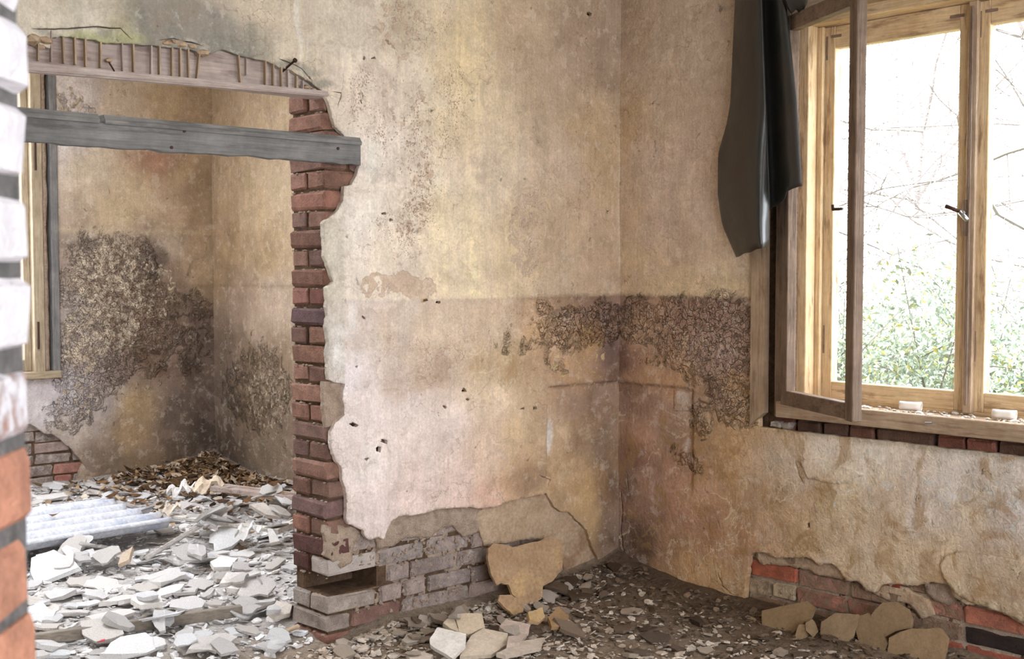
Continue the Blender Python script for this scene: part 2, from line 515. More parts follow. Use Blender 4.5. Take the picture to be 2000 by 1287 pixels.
def mat_plain(name, col, rough=.6, spec=.3, metal=0.0, var=.12, scale=40):
    mt, nt, bs = newmat(name, rough, spec)
    bs.inputs['Metallic'].default_value = metal
    tc = N(nt, 'ShaderNodeTexCoord').outputs['Object']
    n = noise(nt, tc, scale, 5, .6)
    c = scalec(nt, mixc(nt, 0.0, s2l(col), s2l(col)), ramp(nt, n, .3, .7, 1 - var, 1 + var))
    nt.links.new(c, bs.inputs['Base Color'])
    bump(nt, bs, n, .001)
    return mt

def mat_chip(name, smear=(228, 222, 214)):
    """plaster shard: own colour from the object, dusty"""
    mt, nt, bs = newmat(name, .95, .1)
    tc = N(nt, 'ShaderNodeTexCoord').outputs['Object']; oi = N(nt, 'ShaderNodeObjectInfo')
    off = nt.nodes.new('ShaderNodeVectorMath'); off.operation = 'ADD'
    cmb = N(nt, 'ShaderNodeCombineXYZ'); r10 = math_n(nt, 'MULTIPLY', oi.outputs['Random'], 51.0)
    for i in range(3): nt.links.new(r10, cmb.inputs[i])
    nt.links.new(tc, off.inputs[0]); nt.links.new(cmb.outputs[0], off.inputs[1])
    n1 = noise(nt, off.outputs[0], 18, 6, .65); n2 = noise(nt, off.outputs[0], 90, 4, .65)
    c = scalec(nt, oi.outputs['Color'], math_n(nt, 'MULTIPLY', ramp(nt, n1, .3, .7, .82, 1.14), ramp(nt, n2, .3, .7, .86, 1.1)))
    nt.links.new(c, bs.inputs['Base Color'])
    bump(nt, bs, math_n(nt, 'ADD', math_n(nt, 'MULTIPLY', n1, .6), math_n(nt, 'MULTIPLY', n2, .4)), .006)
    return mt

def mat_attr(name, rough=.95, scale=40, bumpd=.01):
    mt, nt, bs = newmat(name, rough, .1)
    tc = N(nt, 'ShaderNodeTexCoord').outputs['Object']
    col = N(nt, 'ShaderNodeAttribute', attribute_name='Col').outputs['Color']
    n1 = noise(nt, tc, scale, 6, .68); n2 = noise(nt, tc, scale * 5, 4, .6)
    c = scalec(nt, col, math_n(nt, 'MULTIPLY', ramp(nt, n1, .32, .68, .62, 1.25), ramp(nt, n2, .3, .7, .8, 1.15)))
    nt.links.new(c, bs.inputs['Base Color'])
    bump(nt, bs, math_n(nt, 'ADD', n1, math_n(nt, 'MULTIPLY', n2, .4)), bumpd)
    return mt

M = {}
M['plaster'] = mat_plaster()
M['brick'] = mat_brick('fired_brick')
M['brick_limed'] = mat_brick('limed_brick', smear=(188, 176, 168))
M['brick_white'] = mat_brick('whitewashed_brick', smear=(226, 226, 232))
M['mortar'] = mat_rubbly('lime_mortar', (176, 152, 132), (206, 184, 164), 26, .02)
M['mortar_dark'] = mat_rubbly('old_dark_mortar', (92, 72, 58), (128, 102, 80), 26, .02)
M['mortar_grey'] = mat_rubbly('cement_mortar', (92, 90, 88), (122, 118, 116), 40, .006)
M['undercoat'] = mat_rubbly('plaster_undercoat', (180, 152, 124), (198, 174, 148), 9, .012, third=(160, 130, 104))
M['plain_wall'] = mat_rubbly('limewashed_wall', (200, 190, 168), (214, 204, 184), 4, .006)
M['ceiling'] = mat_rubbly('ceiling_plaster', (214, 208, 196), (226, 220, 210), 3, .006)
M['chip'] = mat_chip('plaster_chip')
M['ground'] = mat_attr('rubble_ground', .97, 34, .014)
M['attr'] = mat_attr('loose_chips', .95, 30, .006)
for ax in 'xyz':
    M['ochre_' + ax] = mat_wood('ochre_painted_timber_' + ax, (208, 176, 134), (224, 198, 158), ax, (124, 84, 58), .62, .6)
    M['brown_' + ax] = mat_wood('brown_stained_timber_' + ax, (118, 98, 84), (146, 124, 106), ax, (70, 54, 46), .5, .65)
    M['tan_' + ax] = mat_wood('tan_bare_timber_' + ax, (166, 140, 114), (188, 164, 138), ax, (108, 82, 64), .5, .7)
    M['grey_' + ax] = mat_wood('grey_weathered_timber_' + ax, (112, 110, 108), (142, 138, 134), ax, (74, 70, 68), .45, .8)
    M['pink_' + ax] = mat_wood('faded_pinkish_timber_' + ax, (172, 152, 142), (196, 180, 170), ax, (116, 92, 80), .45, .8)
M['whitewood'] = mat_wood('dusty_white_batten', (214, 206, 196), (230, 224, 216), 'x', (150, 136, 120), .3)
M['iron'] = mat_plain('rusty_iron', (74, 52, 42), .6, .4, .6)
M['steel'] = mat_plain('bare_steel', (176, 176, 176), .35, .5, .9, .08)
M['porcelain'] = mat_plain('porcelain', (232, 224, 214), .35, .5, 0, .05)
M['ochre_plaster'] = mat_rubbly('ochre_plaster', (166, 134, 102), (186, 156, 124), 9, .014, third=(196, 162, 120))
M['asbestos'] = mat_rubbly('fibre_cement', (198, 199, 206), (218, 218, 222), 8, .003, third=(182, 187, 202))
M['grey_batten'] = mat_wood('grey_batten_timber', (120, 110, 98), (150, 138, 124), 'x', (80, 70, 62), .4)
M['pale_pole'] = mat_wood('pale_pole_timber', (190, 182, 176), (212, 206, 200), 'x', (120, 108, 100), .35)
M['red_plastic'] = mat_plain('red_plastic', (206, 84, 92), .5)
M['sill_dust'] = mat_rubbly('sill_dust', (206, 196, 184), (226, 218, 208), 20, .004)
M['outer_ground'] = mat_rubbly('garden_ground', (110, 118, 84), (140, 140, 104), 3, .02)
M['bark'] = mat_plain('grey_bark', (132, 124, 120), .9, .1)
mt, nt, bs = newmat('leaf', .6, .3); nt.links.new(N(nt, 'ShaderNodeAttribute', attribute_name='Col').outputs['Color'], bs.inputs['Base Color']); bs.inputs['Subsurface Weight'].default_value = 0.0; M['leaf'] = mt
M['sheet'] = None

# ------------------------------------------------------------------ wall colour maps (old paint and damp, with some corner shade painted in)
def lime(c, k=.26):
    c = np.asarray(c, float); g = c.mean(); c = c + (g - c) * k
    return s2l(np.clip(c * np.array([1.05, 1.015, 1.02]) + 6, 0, 246))
def stain_shade_field(ctrl, toplane, warp=.10, seed=3, power=1.6, split=None, k=1.0):
    """colours of the old coats plus painted corner shade; split(x) = height of the dado edge that the colours do not cross"""
    a = np.array([c[:2] for c in ctrl], float); P = toplane(a); C = np.array([lime(c[2], .16) * (1.3 if c[1] < 740 else .95) if (c[0] > 1040 and c[0] < 1480 and c[1] > 590) else lime(c[2]) for c in ctrl]) * k  # corner points: band below dado lifted against dim light, lower ones dimmed as shade
    side = None if split is None else P[:, 1] > split(P[:, 0])
    def fn(q):
        x = q[:, 0] + warp * fbm(q[:, 0], q[:, 1], 3.5, 5, seed, .6); y = q[:, 1] + warp * fbm(q[:, 0], q[:, 1], 3.5, 5, seed + 40, .6)
        def field(sel):
            acc = np.zeros((len(q), 3)); ws = np.zeros(len(q))
            for (px_, py_), c in zip(P[sel], C[sel]):
                d2 = (x - px_) ** 2 + (y - py_) ** 2
                wgt = 1.0 / (d2 + .0012) ** power
                acc += wgt[:, None] * c; ws += wgt
            return acc / ws[:, None]
        if split is None: return field(np.ones(len(P), bool))
        up = q[:, 1] > split(q[:, 0]) + .004 * fbm(q[:, 0], q[:, 0] * 0, 14, 3, 5)
        return np.where(up[:, None], field(side), field(~side))
    return fn

def blobs(lst, toplane, warp=.05, seed=9):
    """list of (u,v,ru,rv,amount) -> soft-edged mask, taking the strongest"""
    a = np.array([b[:2] for b in lst], float); P = toplane(a)
    E = toplane(np.array([(b[0] + b[2], b[1]) for b in lst], float)); Fv = toplane(np.array([(b[0], b[1] + b[3]) for b in lst], float))
    def fn(q):
        x = q[:, 0] + warp * fbm(q[:, 0], q[:, 1], 6, 4, seed); y = q[:, 1] + warp * fbm(q[:, 0], q[:, 1], 6, 4, seed + 40)
        out = np.zeros(len(q))
        for i, b in enumerate(lst):
            rx = abs(E[i, 0] - P[i, 0]); ry = abs(Fv[i, 1] - P[i, 1])
            d = np.sqrt(((x - P[i, 0]) / rx) ** 2 + ((y - P[i, 1]) / ry) ** 2)
            out = np.maximum(out, b[4] * (1 - sstep(.6, 1.15, d)))
        return out
    return fn

def mixin(c, m, rgb):
    return c * (1 - m[:, None]) + s2l(rgb)[None, :] * m[:, None]

# --- partition (near room)
PART_CTRL = [
    (80, 20, (206, 198, 170)), (200, 30, (200, 194, 168)), (330, 40, (158, 152, 136)), (420, 90, (160, 154, 138)), (260, 75, (176, 168, 128)),
    (520, 40, (206, 192, 160)), (580, 120, (206, 194, 162)), (640, 60, (204, 194, 166)), (700, 50, (208, 198, 172)), (660, 200, (218, 206, 178)),
    (790, 60, (204, 188, 156)), (790, 160, (222, 208, 180)), (720, 160, (222, 210, 184)), (900, 100, (226, 204, 152)), (920, 240, (226, 206, 160)),
    (1010, 60, (196, 170, 132)), (1060, 160, (196, 172, 134)), (1150, 60, (176, 150, 116)), (1190, 120, (170, 146, 114)), (1150, 250, (200, 170, 122)),
    (740, 300, (232, 222, 202)), (700, 450, (234, 224, 204)), (760, 520, (230, 216, 186)), (830, 350, (228, 214, 184)), (890, 420, (230, 212, 168)),
    (900, 540, (230, 212, 166)), (960, 340, (224, 206, 170)), (1000, 500, (220, 196, 150)), (1100, 330, (214, 190, 154)), (1150, 420, (204, 176, 134)),
    (1060, 470, (206, 180, 138)), (1180, 520, (198, 170, 130)), (1180, 330, (202, 172, 122)), (1100, 540, (206, 182, 142)),
    (655, 470, (214, 206, 184)), (660, 640, (214, 206, 194)), (680, 620, (214, 202, 184)), (760, 640, (210, 194, 168)), (850, 640, (206, 184, 150)), (850, 710, (188, 164, 134)),
    (780, 730, (200, 182, 160)), (960, 640, (206, 182, 144)), (990, 710, (188, 158, 108)), (940, 720, (194, 168, 124)), (1060, 640, (186, 154, 112)), (1100, 620, (150, 124, 96)),
    (1150, 610, (136, 108, 86)), (1190, 690, (104, 78, 68)), (1160, 670, (178, 140, 96)), (1120, 720, (172, 138, 98)), (1180, 620, (130, 100, 80)),
    (690, 740, (226, 220, 214)), (700, 800, (230, 218, 204)), (800, 800, (228, 214, 198)), (860, 860, (226, 210, 192)), (720, 900, (232, 220, 206)),
    (960, 780, (224, 200, 158)), (1000, 850, (218, 188, 136)), (1030, 920, (190, 154, 106)), (1000, 950, (206, 166, 118)), (960, 900, (224, 196, 160)),
    (800, 950, (228, 208, 192)), (900, 960, (226, 200, 180)), (730, 1010, (222, 208, 196)), (960, 980, (222, 180, 150)),
    (1110, 790, (172, 142, 112)), (1160, 800, (150, 122, 96)), (1130, 860, (178, 150, 116)), (1180, 880, (140, 116, 88)), (1110, 930, (202, 172, 126)), (1150, 960, (206, 172, 116)),
    (1190, 960, (140, 112, 84)), (1150, 1020, (196, 164, 112)), (1190, 1050, (128, 104, 80)), (1075, 850, (212, 186, 146))]
dadoP = wallp([(640, 588), (1203, 578)])
def dado_z(x):
    return np.interp(x, dadoP[:, 0], dadoP[:, 1])
part_base = stain_shade_field(PART_CTRL, wallp, .09, 3, split=dado_z)
PART_FLAKE = blobs([(1130, 640, 90, 60, .75), (1180, 620, 40, 50, .8), (1005, 670, 50, 26, .55), (1090, 610, 60, 30, .6), (1080, 690, 50, 50, .4)], wallp)
PART_PEEL = blobs([(800, 170, 60, 120, .42), (830, 330, 40, 160, .45), (800, 560, 70, 40, .62), (730, 555, 30, 40, .55), (1030, 460, 45, 120, .52), (800, 450, 40, 80, .45),
                   (770, 250, 90, 160, .38), (1020, 200, 60, 160, .4), (1130, 700, 80, 80, .45), (780, 60, 80, 90, .45)], wallp, .06, 19)
PART_SPECK = blobs([(780, 250, 110, 300, .75), (880, 140, 30, 200, .6), (1040, 400, 60, 260, .4), (840, 700, 200, 80, .3), (1080, 620, 120, 60, .5)], wallp, .06, 29)
grey_smear = blobs([(350, 60, 120, 70, .8), (450, 80, 100, 50, .7), (550, 130, 90, 14, .6), (620, 165, 50, 14, .55), (160, 75, 100, 10, .55)], wallp, .05, 33)
white_rub = blobs([(660, 690, 14, 40, .8), (690, 620, 8, 40, .5), (665, 650, 20, 20, .4), (585, 60, 5, 90, .5), (600, 100, 4, 40, .3), (1078, 850, 8, 40, .8)], wallp, .03, 37)
dark_blot = blobs([(1192, 690, 22, 36, .75), (1175, 640, 22, 40, .5), (1195, 590, 40, 10, .5), (1200, 740, 30, 16, .6), (1195, 1000, 16, 90, .45), (1030, 935, 40, 30, .35)], wallp, .05, 41)
green_tint = blobs([(170, 75, 60, 12, .6), (240, 72, 40, 12, .5)], wallp, .04, 43)
dadoP = wallp([(640, 588), (1203, 578)])
def dado_z(x):
    return np.interp(x, dadoP[:, 0], dadoP[:, 1])
def part_col(q):
    c = part_base(q)
    c = mixin(c, np.clip(grey_smear(q) * (1.0 + .35 * fbm(q[:, 0] * 3, q[:, 1] * .6, 9, 3, 3)), 0, .9), (144, 140, 128)); c = mixin(c, green_tint(q), (186, 186, 134))
    c = mixin(c, dark_blot(q) * .8, (104, 80, 68))
    # rain runs down the upper wall
    s = fbm(q[:, 0] * 16, q[:, 1] * .7, 1.5, 4, 51)
    band = np.exp(-((q[:, 0] - wallp([(900, 400)])[0, 0]) / .3) ** 2) * (q[:, 1] > dado_z(q[:, 0]))
    c = c * (1 + (.13 * s * (.3 + band))[:, None]); c[:, 2] *= 1 - .10 * band * np.clip(s + .3, 0, 1)
    # paint edge of the dado: a dirty ridge, stronger towards the corner
    d = (q[:, 1] - dado_z(q[:, 0]) - .004 * fbm(q[:, 0], q[:, 1] * 0, 9, 3, 5)) / .011
    k = np.exp(-d * d) * (.12 + .55 * sstep(3.45, 3.9, q[:, 0])) * (.6 + .6 * fbm(q[:, 0], q[:, 1], 12, 3, 8))
    c = mixin(c, np.clip(k, 0, .8), (112, 92, 70))
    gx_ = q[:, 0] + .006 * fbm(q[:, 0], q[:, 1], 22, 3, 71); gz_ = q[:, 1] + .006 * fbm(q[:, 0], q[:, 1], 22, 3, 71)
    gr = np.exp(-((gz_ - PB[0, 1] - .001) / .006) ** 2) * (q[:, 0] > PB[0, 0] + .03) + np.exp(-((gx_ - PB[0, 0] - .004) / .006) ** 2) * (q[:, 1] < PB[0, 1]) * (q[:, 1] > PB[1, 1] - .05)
    c = mixin(c, np.clip(gr, 0, 1) * .6 * (.7 + .5 * fbm(q[:, 0], q[:, 1], 15, 2, 12)), (96, 72, 58))  # dark line along the patch edges paints in the shadow of the recess
    c = mixin(c, strip_m(q) * .5, (196, 188, 168))
    cz = np.exp(-((q[:, 0] - WX + .004) / .007) ** 2) * sstep(1.45, 1.6, q[:, 1]) * sstep(2.25, 2.0, q[:, 1]) * .7
    c = mixin(c, cz, (236, 224, 204)); c = mixin(c, white_rub(q), (236, 230, 222))
    # chased-out patch by the corner, its rim limed
    return np.clip(c, .01, .9)
PART_VEIN = blobs([(1130, 900, 90, 160, .5), (860, 720, 200, 60, .5), (960, 700, 90, 60, .6), (1120, 640, 100, 60, .5), (720, 640, 70, 60, .35)], wallp, .08, 47)
def part_msk(q): return np.stack([PART_FLAKE(q), PART_PEEL(q), PART_SPECK(q), PART_VEIN(q)], 1)
def part_col2(q):
    lower = (q[:, 1] < dado_z(q[:, 0]))[:, None]
    return np.where(lower, s2l((214, 184, 134))[None, :], lime((206, 180, 146))[None, :]) * np.ones((len(q), 1))
SX = wallp([(672, 560), (672, 432), (672, 746)])
def strip_m(q): return sstep(SX[0, 0] + .003, SX[0, 0] - .003, q[:, 0] + .002 * fbm(q[:, 0], q[:, 1], 20, 2, 99)) * sstep(SX[1, 1] + .03, SX[1, 1], q[:, 1]) * sstep(SX[2, 1] - .02, SX[2, 1], q[:, 1])
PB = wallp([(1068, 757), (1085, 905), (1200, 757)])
def part_map(q):
    h = .006 * fbm(q[:, 0], q[:, 1], 2.2, 3, 61) + .0022 * fbm(q[:, 0], q[:, 1], 11, 4, 67)
    h += .0035 * np.exp(-((q[:, 1] - dado_z(q[:, 0])) / .008) ** 2)
    # recessed old patch beside the corner
    jx = .006 * fbm(q[:, 0], q[:, 1], 22, 3, 71)
    ins = sstep(PB[0, 0] - .004, PB[0, 0] + .008, q[:, 0] + jx) * sstep(PB[0, 1] + .008, PB[0, 1] - .004, q[:, 1] + jx)
    h -= .018 * ins * sstep(PB[1, 1] - .25, PB[1, 1], q[:, 1])
    rim = np.exp(-((q[:, 0] - PB[0, 0] + .012) / .012) ** 2) * (q[:, 1] < PB[0, 1] + .02) * (q[:, 1] > PB[1, 1])
    rim2 = np.exp(-((q[:, 1] - PB[0, 1] - .008) / .008) ** 2) * (q[:, 0] > PB[0, 0] - .02)
    h += .007 * np.maximum(rim, rim2 * .8)
    h -= .007 * strip_m(q)
    h += PART_FLAKE(q) * .003 * fbm(q[:, 0], q[:, 1], 45, 2, 77)
    n = len(q)
    return np.stack([q[:, 0], DP - h, q[:, 1]], 1), np.tile([0, 1.0, 0], (n, 1))

lint_edge = [(628, 176), (612, 165), (594, 152), (576, 142), (558, 132), (540, 128), (518, 118), (490, 112), (464, 106), (436, 98), (408, 104), (404, 108), (375, 97), (345, 92), (331, 94), (306, 90),
             (288, 88), (259, 86), (230, 86), (202, 85), (180, 77), (155, 74), (137, 72), (119, 74), (99, 74), (97, 95), (76, 86), (58, 86), (20, 84)]
jamb_edge = [(684, 275), (700, 306), (704, 324), (700, 338), (688, 360), (673, 364), (671, 392), (659, 414), (644, 427), (632, 437), (634, 460), (636, 500), (641, 519), (647, 531), (652, 550), (647, 557),
             (639, 562), (639, 593), (642, 618), (638, 637), (641, 649), (644, 668), (639, 686), (641, 718), (642, 742), (660, 747), (674, 749), (669, 767), (667, 780), (672, 795), (673, 811), (664, 820), (655, 826), (647, 842), (646, 861),
             (650, 882), (657, 902), (668, 915), (670, 937), (676, 959), (679, 981), (678, 1016), (682, 1025), (698, 1029), (712, 1035), (712, 1044), (720, 1054), (730, 1052), (739, 1051), (749, 1054), (758, 1032),
             (768, 1016), (779, 1008), (815, 1004), (844, 997), (866, 993), (898, 991), (927, 991), (945, 993), (970, 991), (981, 984), (1002, 977), (1038, 970), (1067, 964), (1074, 975), (1082, 991), (1096, 1000),
             (1114, 1002), (1128, 1018), (1146, 1036), (1155, 1062), (1164, 1083), (1175, 1108), (1192, 1112), (1206, 1106)]
JE = wallp(jamb_edge); LE = wallp(lint_edge)
upper = wallp([(628, 176), (641, 198), (648, 223), (655, 248), (670, 263)])
LXE = 1.22
poly = [(LXE, CEIL), (WX + .03, CEIL), (WX + .03, JE[-1, 1])] + [tuple(p) for p in JE[::-1]] + [tuple(p) for p in upper[::-1]] + [tuple(p) for p in LE[1:]] + [(LXE, LE[-1, 1])]
def straight(a, b): return a[1] > 2.6 and b[1] > 2.6 or a[0] > WX + .02 or (abs(a[0] - LXE) < .02 and abs(b[0] - LXE) < .02)
poly = rough_loop(poly, .011, .0055, 5, straight)
cracks = [ribbon(wallp([(62, 57), (119, 56), (158, 53), (194, 53), (216, 54), (234, 57), (248, 68), (258, 76)]), .007, 3),
          ribbon(wallp([(238, 57), (240, 44)]), .004, 4),
          ribbon(wallp([(310, 80), (338, 75), (360, 79), (382, 86), (396, 89)]), .008, 6),
          ribbon(wallp([(545, 114), (565, 122), (590, 134), (606, 155), (612, 158)]), .008, 7),
          ribbon(wallp([(650, 178), (666, 182), (667, 188), (661, 202), (660, 212)]), .006, 8),
          ribbon(wallp([(1072, 955), (1076, 944), (1080, 938), (1066, 933), (1054, 928)]), .006, 9),
          ribbon(wallp([(672, 730), (671, 742)]), .006, 10)]
def chip_hole(u, v, r, seed):
    rr = np.random.default_rng(seed); k = 9
    a = np.sort(rr.uniform(0, 2 * math.pi, k)); ra = rr.uniform(.55, 1.1, k) * r
    return wallp(np.stack([u + ra * np.cos(a), v + ra * np.sin(a) * .8], 1))
for i, (u, v, r) in enumerate([(692, 829, 11), (751, 862, 9), (741, 877, 9), (907, 762, 6), (913, 780, 5), (1021, 797, 4), (1045, 797, 4.5), (697, 716, 4), (716, 897, 5), (709, 620, 5),
                               (831, 587, 6), (855, 590, 5), (1150, 27, 6), (712, 113, 5), (730, 113, 5), (750, 418, 6), (765, 430, 5), (1187, 413, 3), (868, 795, 5)]):
    cracks.append(chip_hole(u, v, r, 200 + i))

wall_middle = MB()
CZ0, CZ1 = 1.514 - .077 * 17 - .002, 1.514 - .077 * 16 + .002       # cavity of the missing brick
cx0, cx1, cy0, cy1 = JX + .012, WX, DB + .013, DBK - .012
wall_middle.box(cx0, cx1, cy0, cy1, -.05, CZ0).box(cx0 + .24, cx1, cy0, cy1, CZ0, CZ1).box(cx0, cx1, cy0, cy1, CZ1, CEIL)
wall_middle.box(cx0, cx0 + .24, cy1 - .05, cy1, CZ0, CZ1)
wall_middle.box(LXE, cx0, cy0 - .004, cy1, 2.40, CEIL)
wall_middle = setprops(wall_middle.build('wall_middle', M['mortar_dark']), 'brick partition wall with crumbling cream plaster around the doorway', kind='structure')
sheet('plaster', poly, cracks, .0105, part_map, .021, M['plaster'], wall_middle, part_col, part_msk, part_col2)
wall_side = MB().box(XL, LXE, DP, DBK, -.05, CEIL).build('wall_middle_return', M['plain_wall'])
setprops(wall_side, 'limewashed partition wall on the far side of the doorway', kind='structure')

def plane_map(Y, amp, sc, seed):
    def f(q):
        h = amp * fbm(q[:, 0], q[:, 1], sc, 4, seed) + amp * .5 * fbm(q[:, 0], q[:, 1], sc * 4, 3, seed + 3)
        return np.stack([q[:, 0], Y - h, q[:, 1]], 1), np.tile([0, 1.0, 0], (len(q), 1))
    return f
bed = [(JX + .13, -.02), (4.33, -.02), (4.33, .62), (3.3, .62), (JX + .02, .50), (JX + .02, .30), (JX + .30, .285), (JX + .30, .20), (JX + .13, .195)]
sheet('mortar_bed', bed, [], .012, plane_map(DB + .013, .005, 12, 95), .01, M['mortar'], wall_middle)
uc = wallp([(932, 984), (1080, 955), (1110, 990), (1150, 1030), (1180, 1090), (1196, 1130), (1110, 1140), (1104, 1064), (1050, 1054), (952, 1068), (938, 1030)])
sheet('undercoat', rough_loop(uc, .012, .006, 15), [], .014, plane_map(DB - .004, .006, 8, 81), .02, M['undercoat'], wall_middle)
uc2 = wallp([(765, 1008), (850, 985), (950, 985), (944, 1042), (912, 1050), (890, 1028), (868, 1034), (846, 1052), (800, 1052), (772, 1068), (742, 1072), (736, 1050)])
sheet('mortar_smear', rough_loop(uc2, .012, .008, 16), [], .012, plane_map(DB - .003, .009, 12, 83), .02, M['mortar'], wall_middle)
uc3 = wallp([(636, 748), (680, 744), (682, 830), (660, 832), (640, 836), (636, 800)])
sheet('mortar_smear', rough_loop(uc3, .012, .006, 17), [], .012, plane_map(DB - .008, .006, 14, 85), .02, M['mortar'], wall_middle)
uc4 = wallp([(640, 1030), (690, 1028), (716, 1052), (700, 1066), (694, 1100), (672, 1112), (640, 1086)])
sheet('mortar_smear', rough_loop(uc4, .012, .008, 18), [], .012, plane_map(DB - .002, .009, 14, 87), .02, M['mortar'], wall_middle)

# ------------------------------------------------------------------ bricks
BRK = {}
def brick(parent, c, dims, rgb, smear=.3, mat='brick', jit=.004, rot=0.0, name='brick'):
    key = (round(dims[0], 3), round(dims[1], 3), round(dims[2], 3), mat, random.randrange(3))
    me = BRK.get(key)
    if me is None:
        v, f = chbox(*dims, .008); v = np.array(v)
        rr = np.random.default_rng(len(BRK) + 100)
        v += rr.uniform(-1, 1, v.shape) * .0042
        me = bpy.data.meshes.new('brick'); me.from_pydata([tuple(p) for p in v], [], f); me.materials.append(M[mat]); BRK[key] = me
    o = bpy.data.objects.new(name, me); COL.objects.link(o)
    o.parent = parent
    o.location = (c[0] + random.uniform(-jit, jit), c[1] + random.uniform(-jit, jit), c[2] + random.uniform(-jit, jit) * .5)
    o.rotation_euler = (random.uniform(-.012, .012), random.uniform(-.012, .012), rot + random.uniform(-.015, .015))
    r, g, b = s2l(rgb); o.color = (r, g, b, smear)
    return o
def vary(rgb, s=12):
    k = random.uniform(-s, s); t = random.uniform(-s * .2, s * .2); return tuple(np.clip([rgb[0] + k + t, rgb[1] + k, rgb[2] + k - t], 5, 250))

J = .011; BH = .066; CO = .077
REDS = [(144, 108, 92), (134, 100, 86), (152, 114, 98), (128, 98, 86), (160, 116, 100), (126, 98, 88)]
for k in range(-9, 20):
    zc = 1.514 - CO * (k + .5)
    low = k >= 14
    def jc(): return vary(random.choice(REDS), 8)
    if k == 3 - 1: pass
    if k % 2 == 0:
        if k != 16:
            rgb = (108, 84, 84) if k == 2 else (jc() if k < 18 else (158, 144, 134))
            if k == 12: rgb = (132, 104, 100)
            if k == 14: rgb = (104, 72, 68)
            brick(wall_middle, (JX + .0575, (DB + DBK) / 2, zc), (.115, .25 - .002, BH), rgb, .22 if k < 12 else .34, 'brick' if k < 18 else 'brick_limed')
        x = JX + .115 + J
    else:
        rg = [jc(), jc()]
        if k == 1: rg = [(128, 86, 76), (152, 108, 96)]
        if k == 15: rg = [(202, 192, 184), (96, 66, 60)]
        if k == 17: rg = [(176, 162, 150), (164, 152, 144)]
        for i, yc in enumerate((DB + .0595, DBK - .0595)):
            if i == 0 and k == 15: ln, mt_ = .25, 'brick_limed'
            else: ln, mt_ = .24, ('brick_limed' if k >= 17 else 'brick')
            brick(wall_middle, (JX + ln / 2 + (random.uniform(-.004, .004)), yc, zc), (ln, .117, BH), rg[i], .85 if (k == 15 and i == 0) else .25, mt_)
        x = JX + .25 + J
    # face bricks running away from the doorway
    xe = 4.25 if low else x + .24
    if k == 16: x = JX + .30
    n = 0
    while x < xe:
        ln = .24 if x + .24 < WX - .02 else WX - .02 - x
        if ln < .05: break
        if random.random() < .25 and low: ln = min(ln, .115)
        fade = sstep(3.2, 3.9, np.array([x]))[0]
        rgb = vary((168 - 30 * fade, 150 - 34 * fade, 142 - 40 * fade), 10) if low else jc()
        if k == 18 and n == 0: rgb = (138, 106, 96)
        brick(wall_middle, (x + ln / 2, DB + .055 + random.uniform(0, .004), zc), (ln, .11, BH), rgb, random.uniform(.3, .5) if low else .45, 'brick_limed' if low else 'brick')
        x += ln + J; n += 1

# lumps of mortar squeezed out of the jamb joints and the wall foot: one crumbly strip
def lump(mb, c, r, seed, flat=.7):
    seed = abs(int(seed))
    rr = np.random.default_rng(seed)
    bm = bmesh.new(); bmesh.ops.create_icosphere(bm, subdivisions=1, radius=1.0)
    v = np.array([tuple(p.co) for p in bm.verts]); f = [tuple(q.index for q in p.verts) for p in bm.faces]; bm.free()
    v *= rr.uniform(.7, 1.15, (len(v), 1)); v *= np.array([r, r * rr.uniform(.6, 1), r * flat])
    a = rr.uniform(0, 6.28); R = np.array([[math.cos(a), -math.sin(a), 0], [math.sin(a), math.cos(a), 0], [0, 0, 1]])
    mb.add(v @ R.T + np.array(c), f)
mb = MB()
for k in range(-8, 20):
    z = 1.514 - CO * k
    for j in range(7):
        lump(mb, (JX + random.uniform(.002, .012), random.uniform(DB + .01, DBK - .01), z - J / 2), random.uniform(.004, .011), k * 31 + j, .5)
setprops(mb.build('mortar_crumbs', M['mortar'], wall_middle), kind='stuff')
mb = MB()
for i in range(260):
    q = wallp([(random.uniform(690, 940), random.uniform(1040, 1200))])[0]
    if q[1] < .03 or (q[0] < JX + .34 and .19 < q[1] < .30): continue
    lump(mb, (q[0], DB + .004, q[1]), random.uniform(.005, .012), 900 + i, random.uniform(.4, 1.2))
setprops(mb.build('mortar_crumbs', M['mortar'], wall_middle), kind='stuff')

# ------------------------------------------------------------------ lintel above the doorway
lintel = MB().box(1.10, 2.74, DB + .004, DB + .075, 2.178, 2.42, .004).build('lintel', M['pink_x'])
setprops(lintel, 'pinkish timber lintel with nailed upright laths over the doorway', kind='structure')
mb = MB(); a = on_y(np.array([20.0, 640.0]), np.array([119.0, 178.0]), DP - .004); b = on_y(np.array([20.0, 640.0]), np.array([137.0, 189.0]), DP - .004)
vs = []
for i in range(2):
    for dy, zt, zb in ((0, a[i, 2], b[i, 2]), (.034, a[i, 2], b[i, 2])):
        vs += [(a[i, 0], DP - .008 + dy, zt), (a[i, 0], DP - .008 + dy, zb)]
mb.add(vs, [(0, 1, 5, 4), (2, 6, 7, 3), (0, 4, 6, 2), (1, 3, 7, 5), (0, 2, 3, 1), (4, 5, 7, 6)])
mb.build('moulding', M['pink_x'], lintel)
vs2 = [(x, y - .006 if i % 4 < 2 else y, z - .010) for i, (x, y, z) in enumerate(vs)]
vs2 = [(p[0], DP - .015 if i % 4 < 2 else DP - .008, (vs[i][2] - .012) if i % 2 == 0 else vs[i][2] + .004) for i, p in enumerate(vs)]
MB().add(vs2, [(0, 1, 5, 4), (2, 6, 7, 3), (0, 4, 6, 2), (1, 3, 7, 5), (0, 2, 3, 1), (4, 5, 7, 6)]).build('bead', M['pink_x'], lintel)
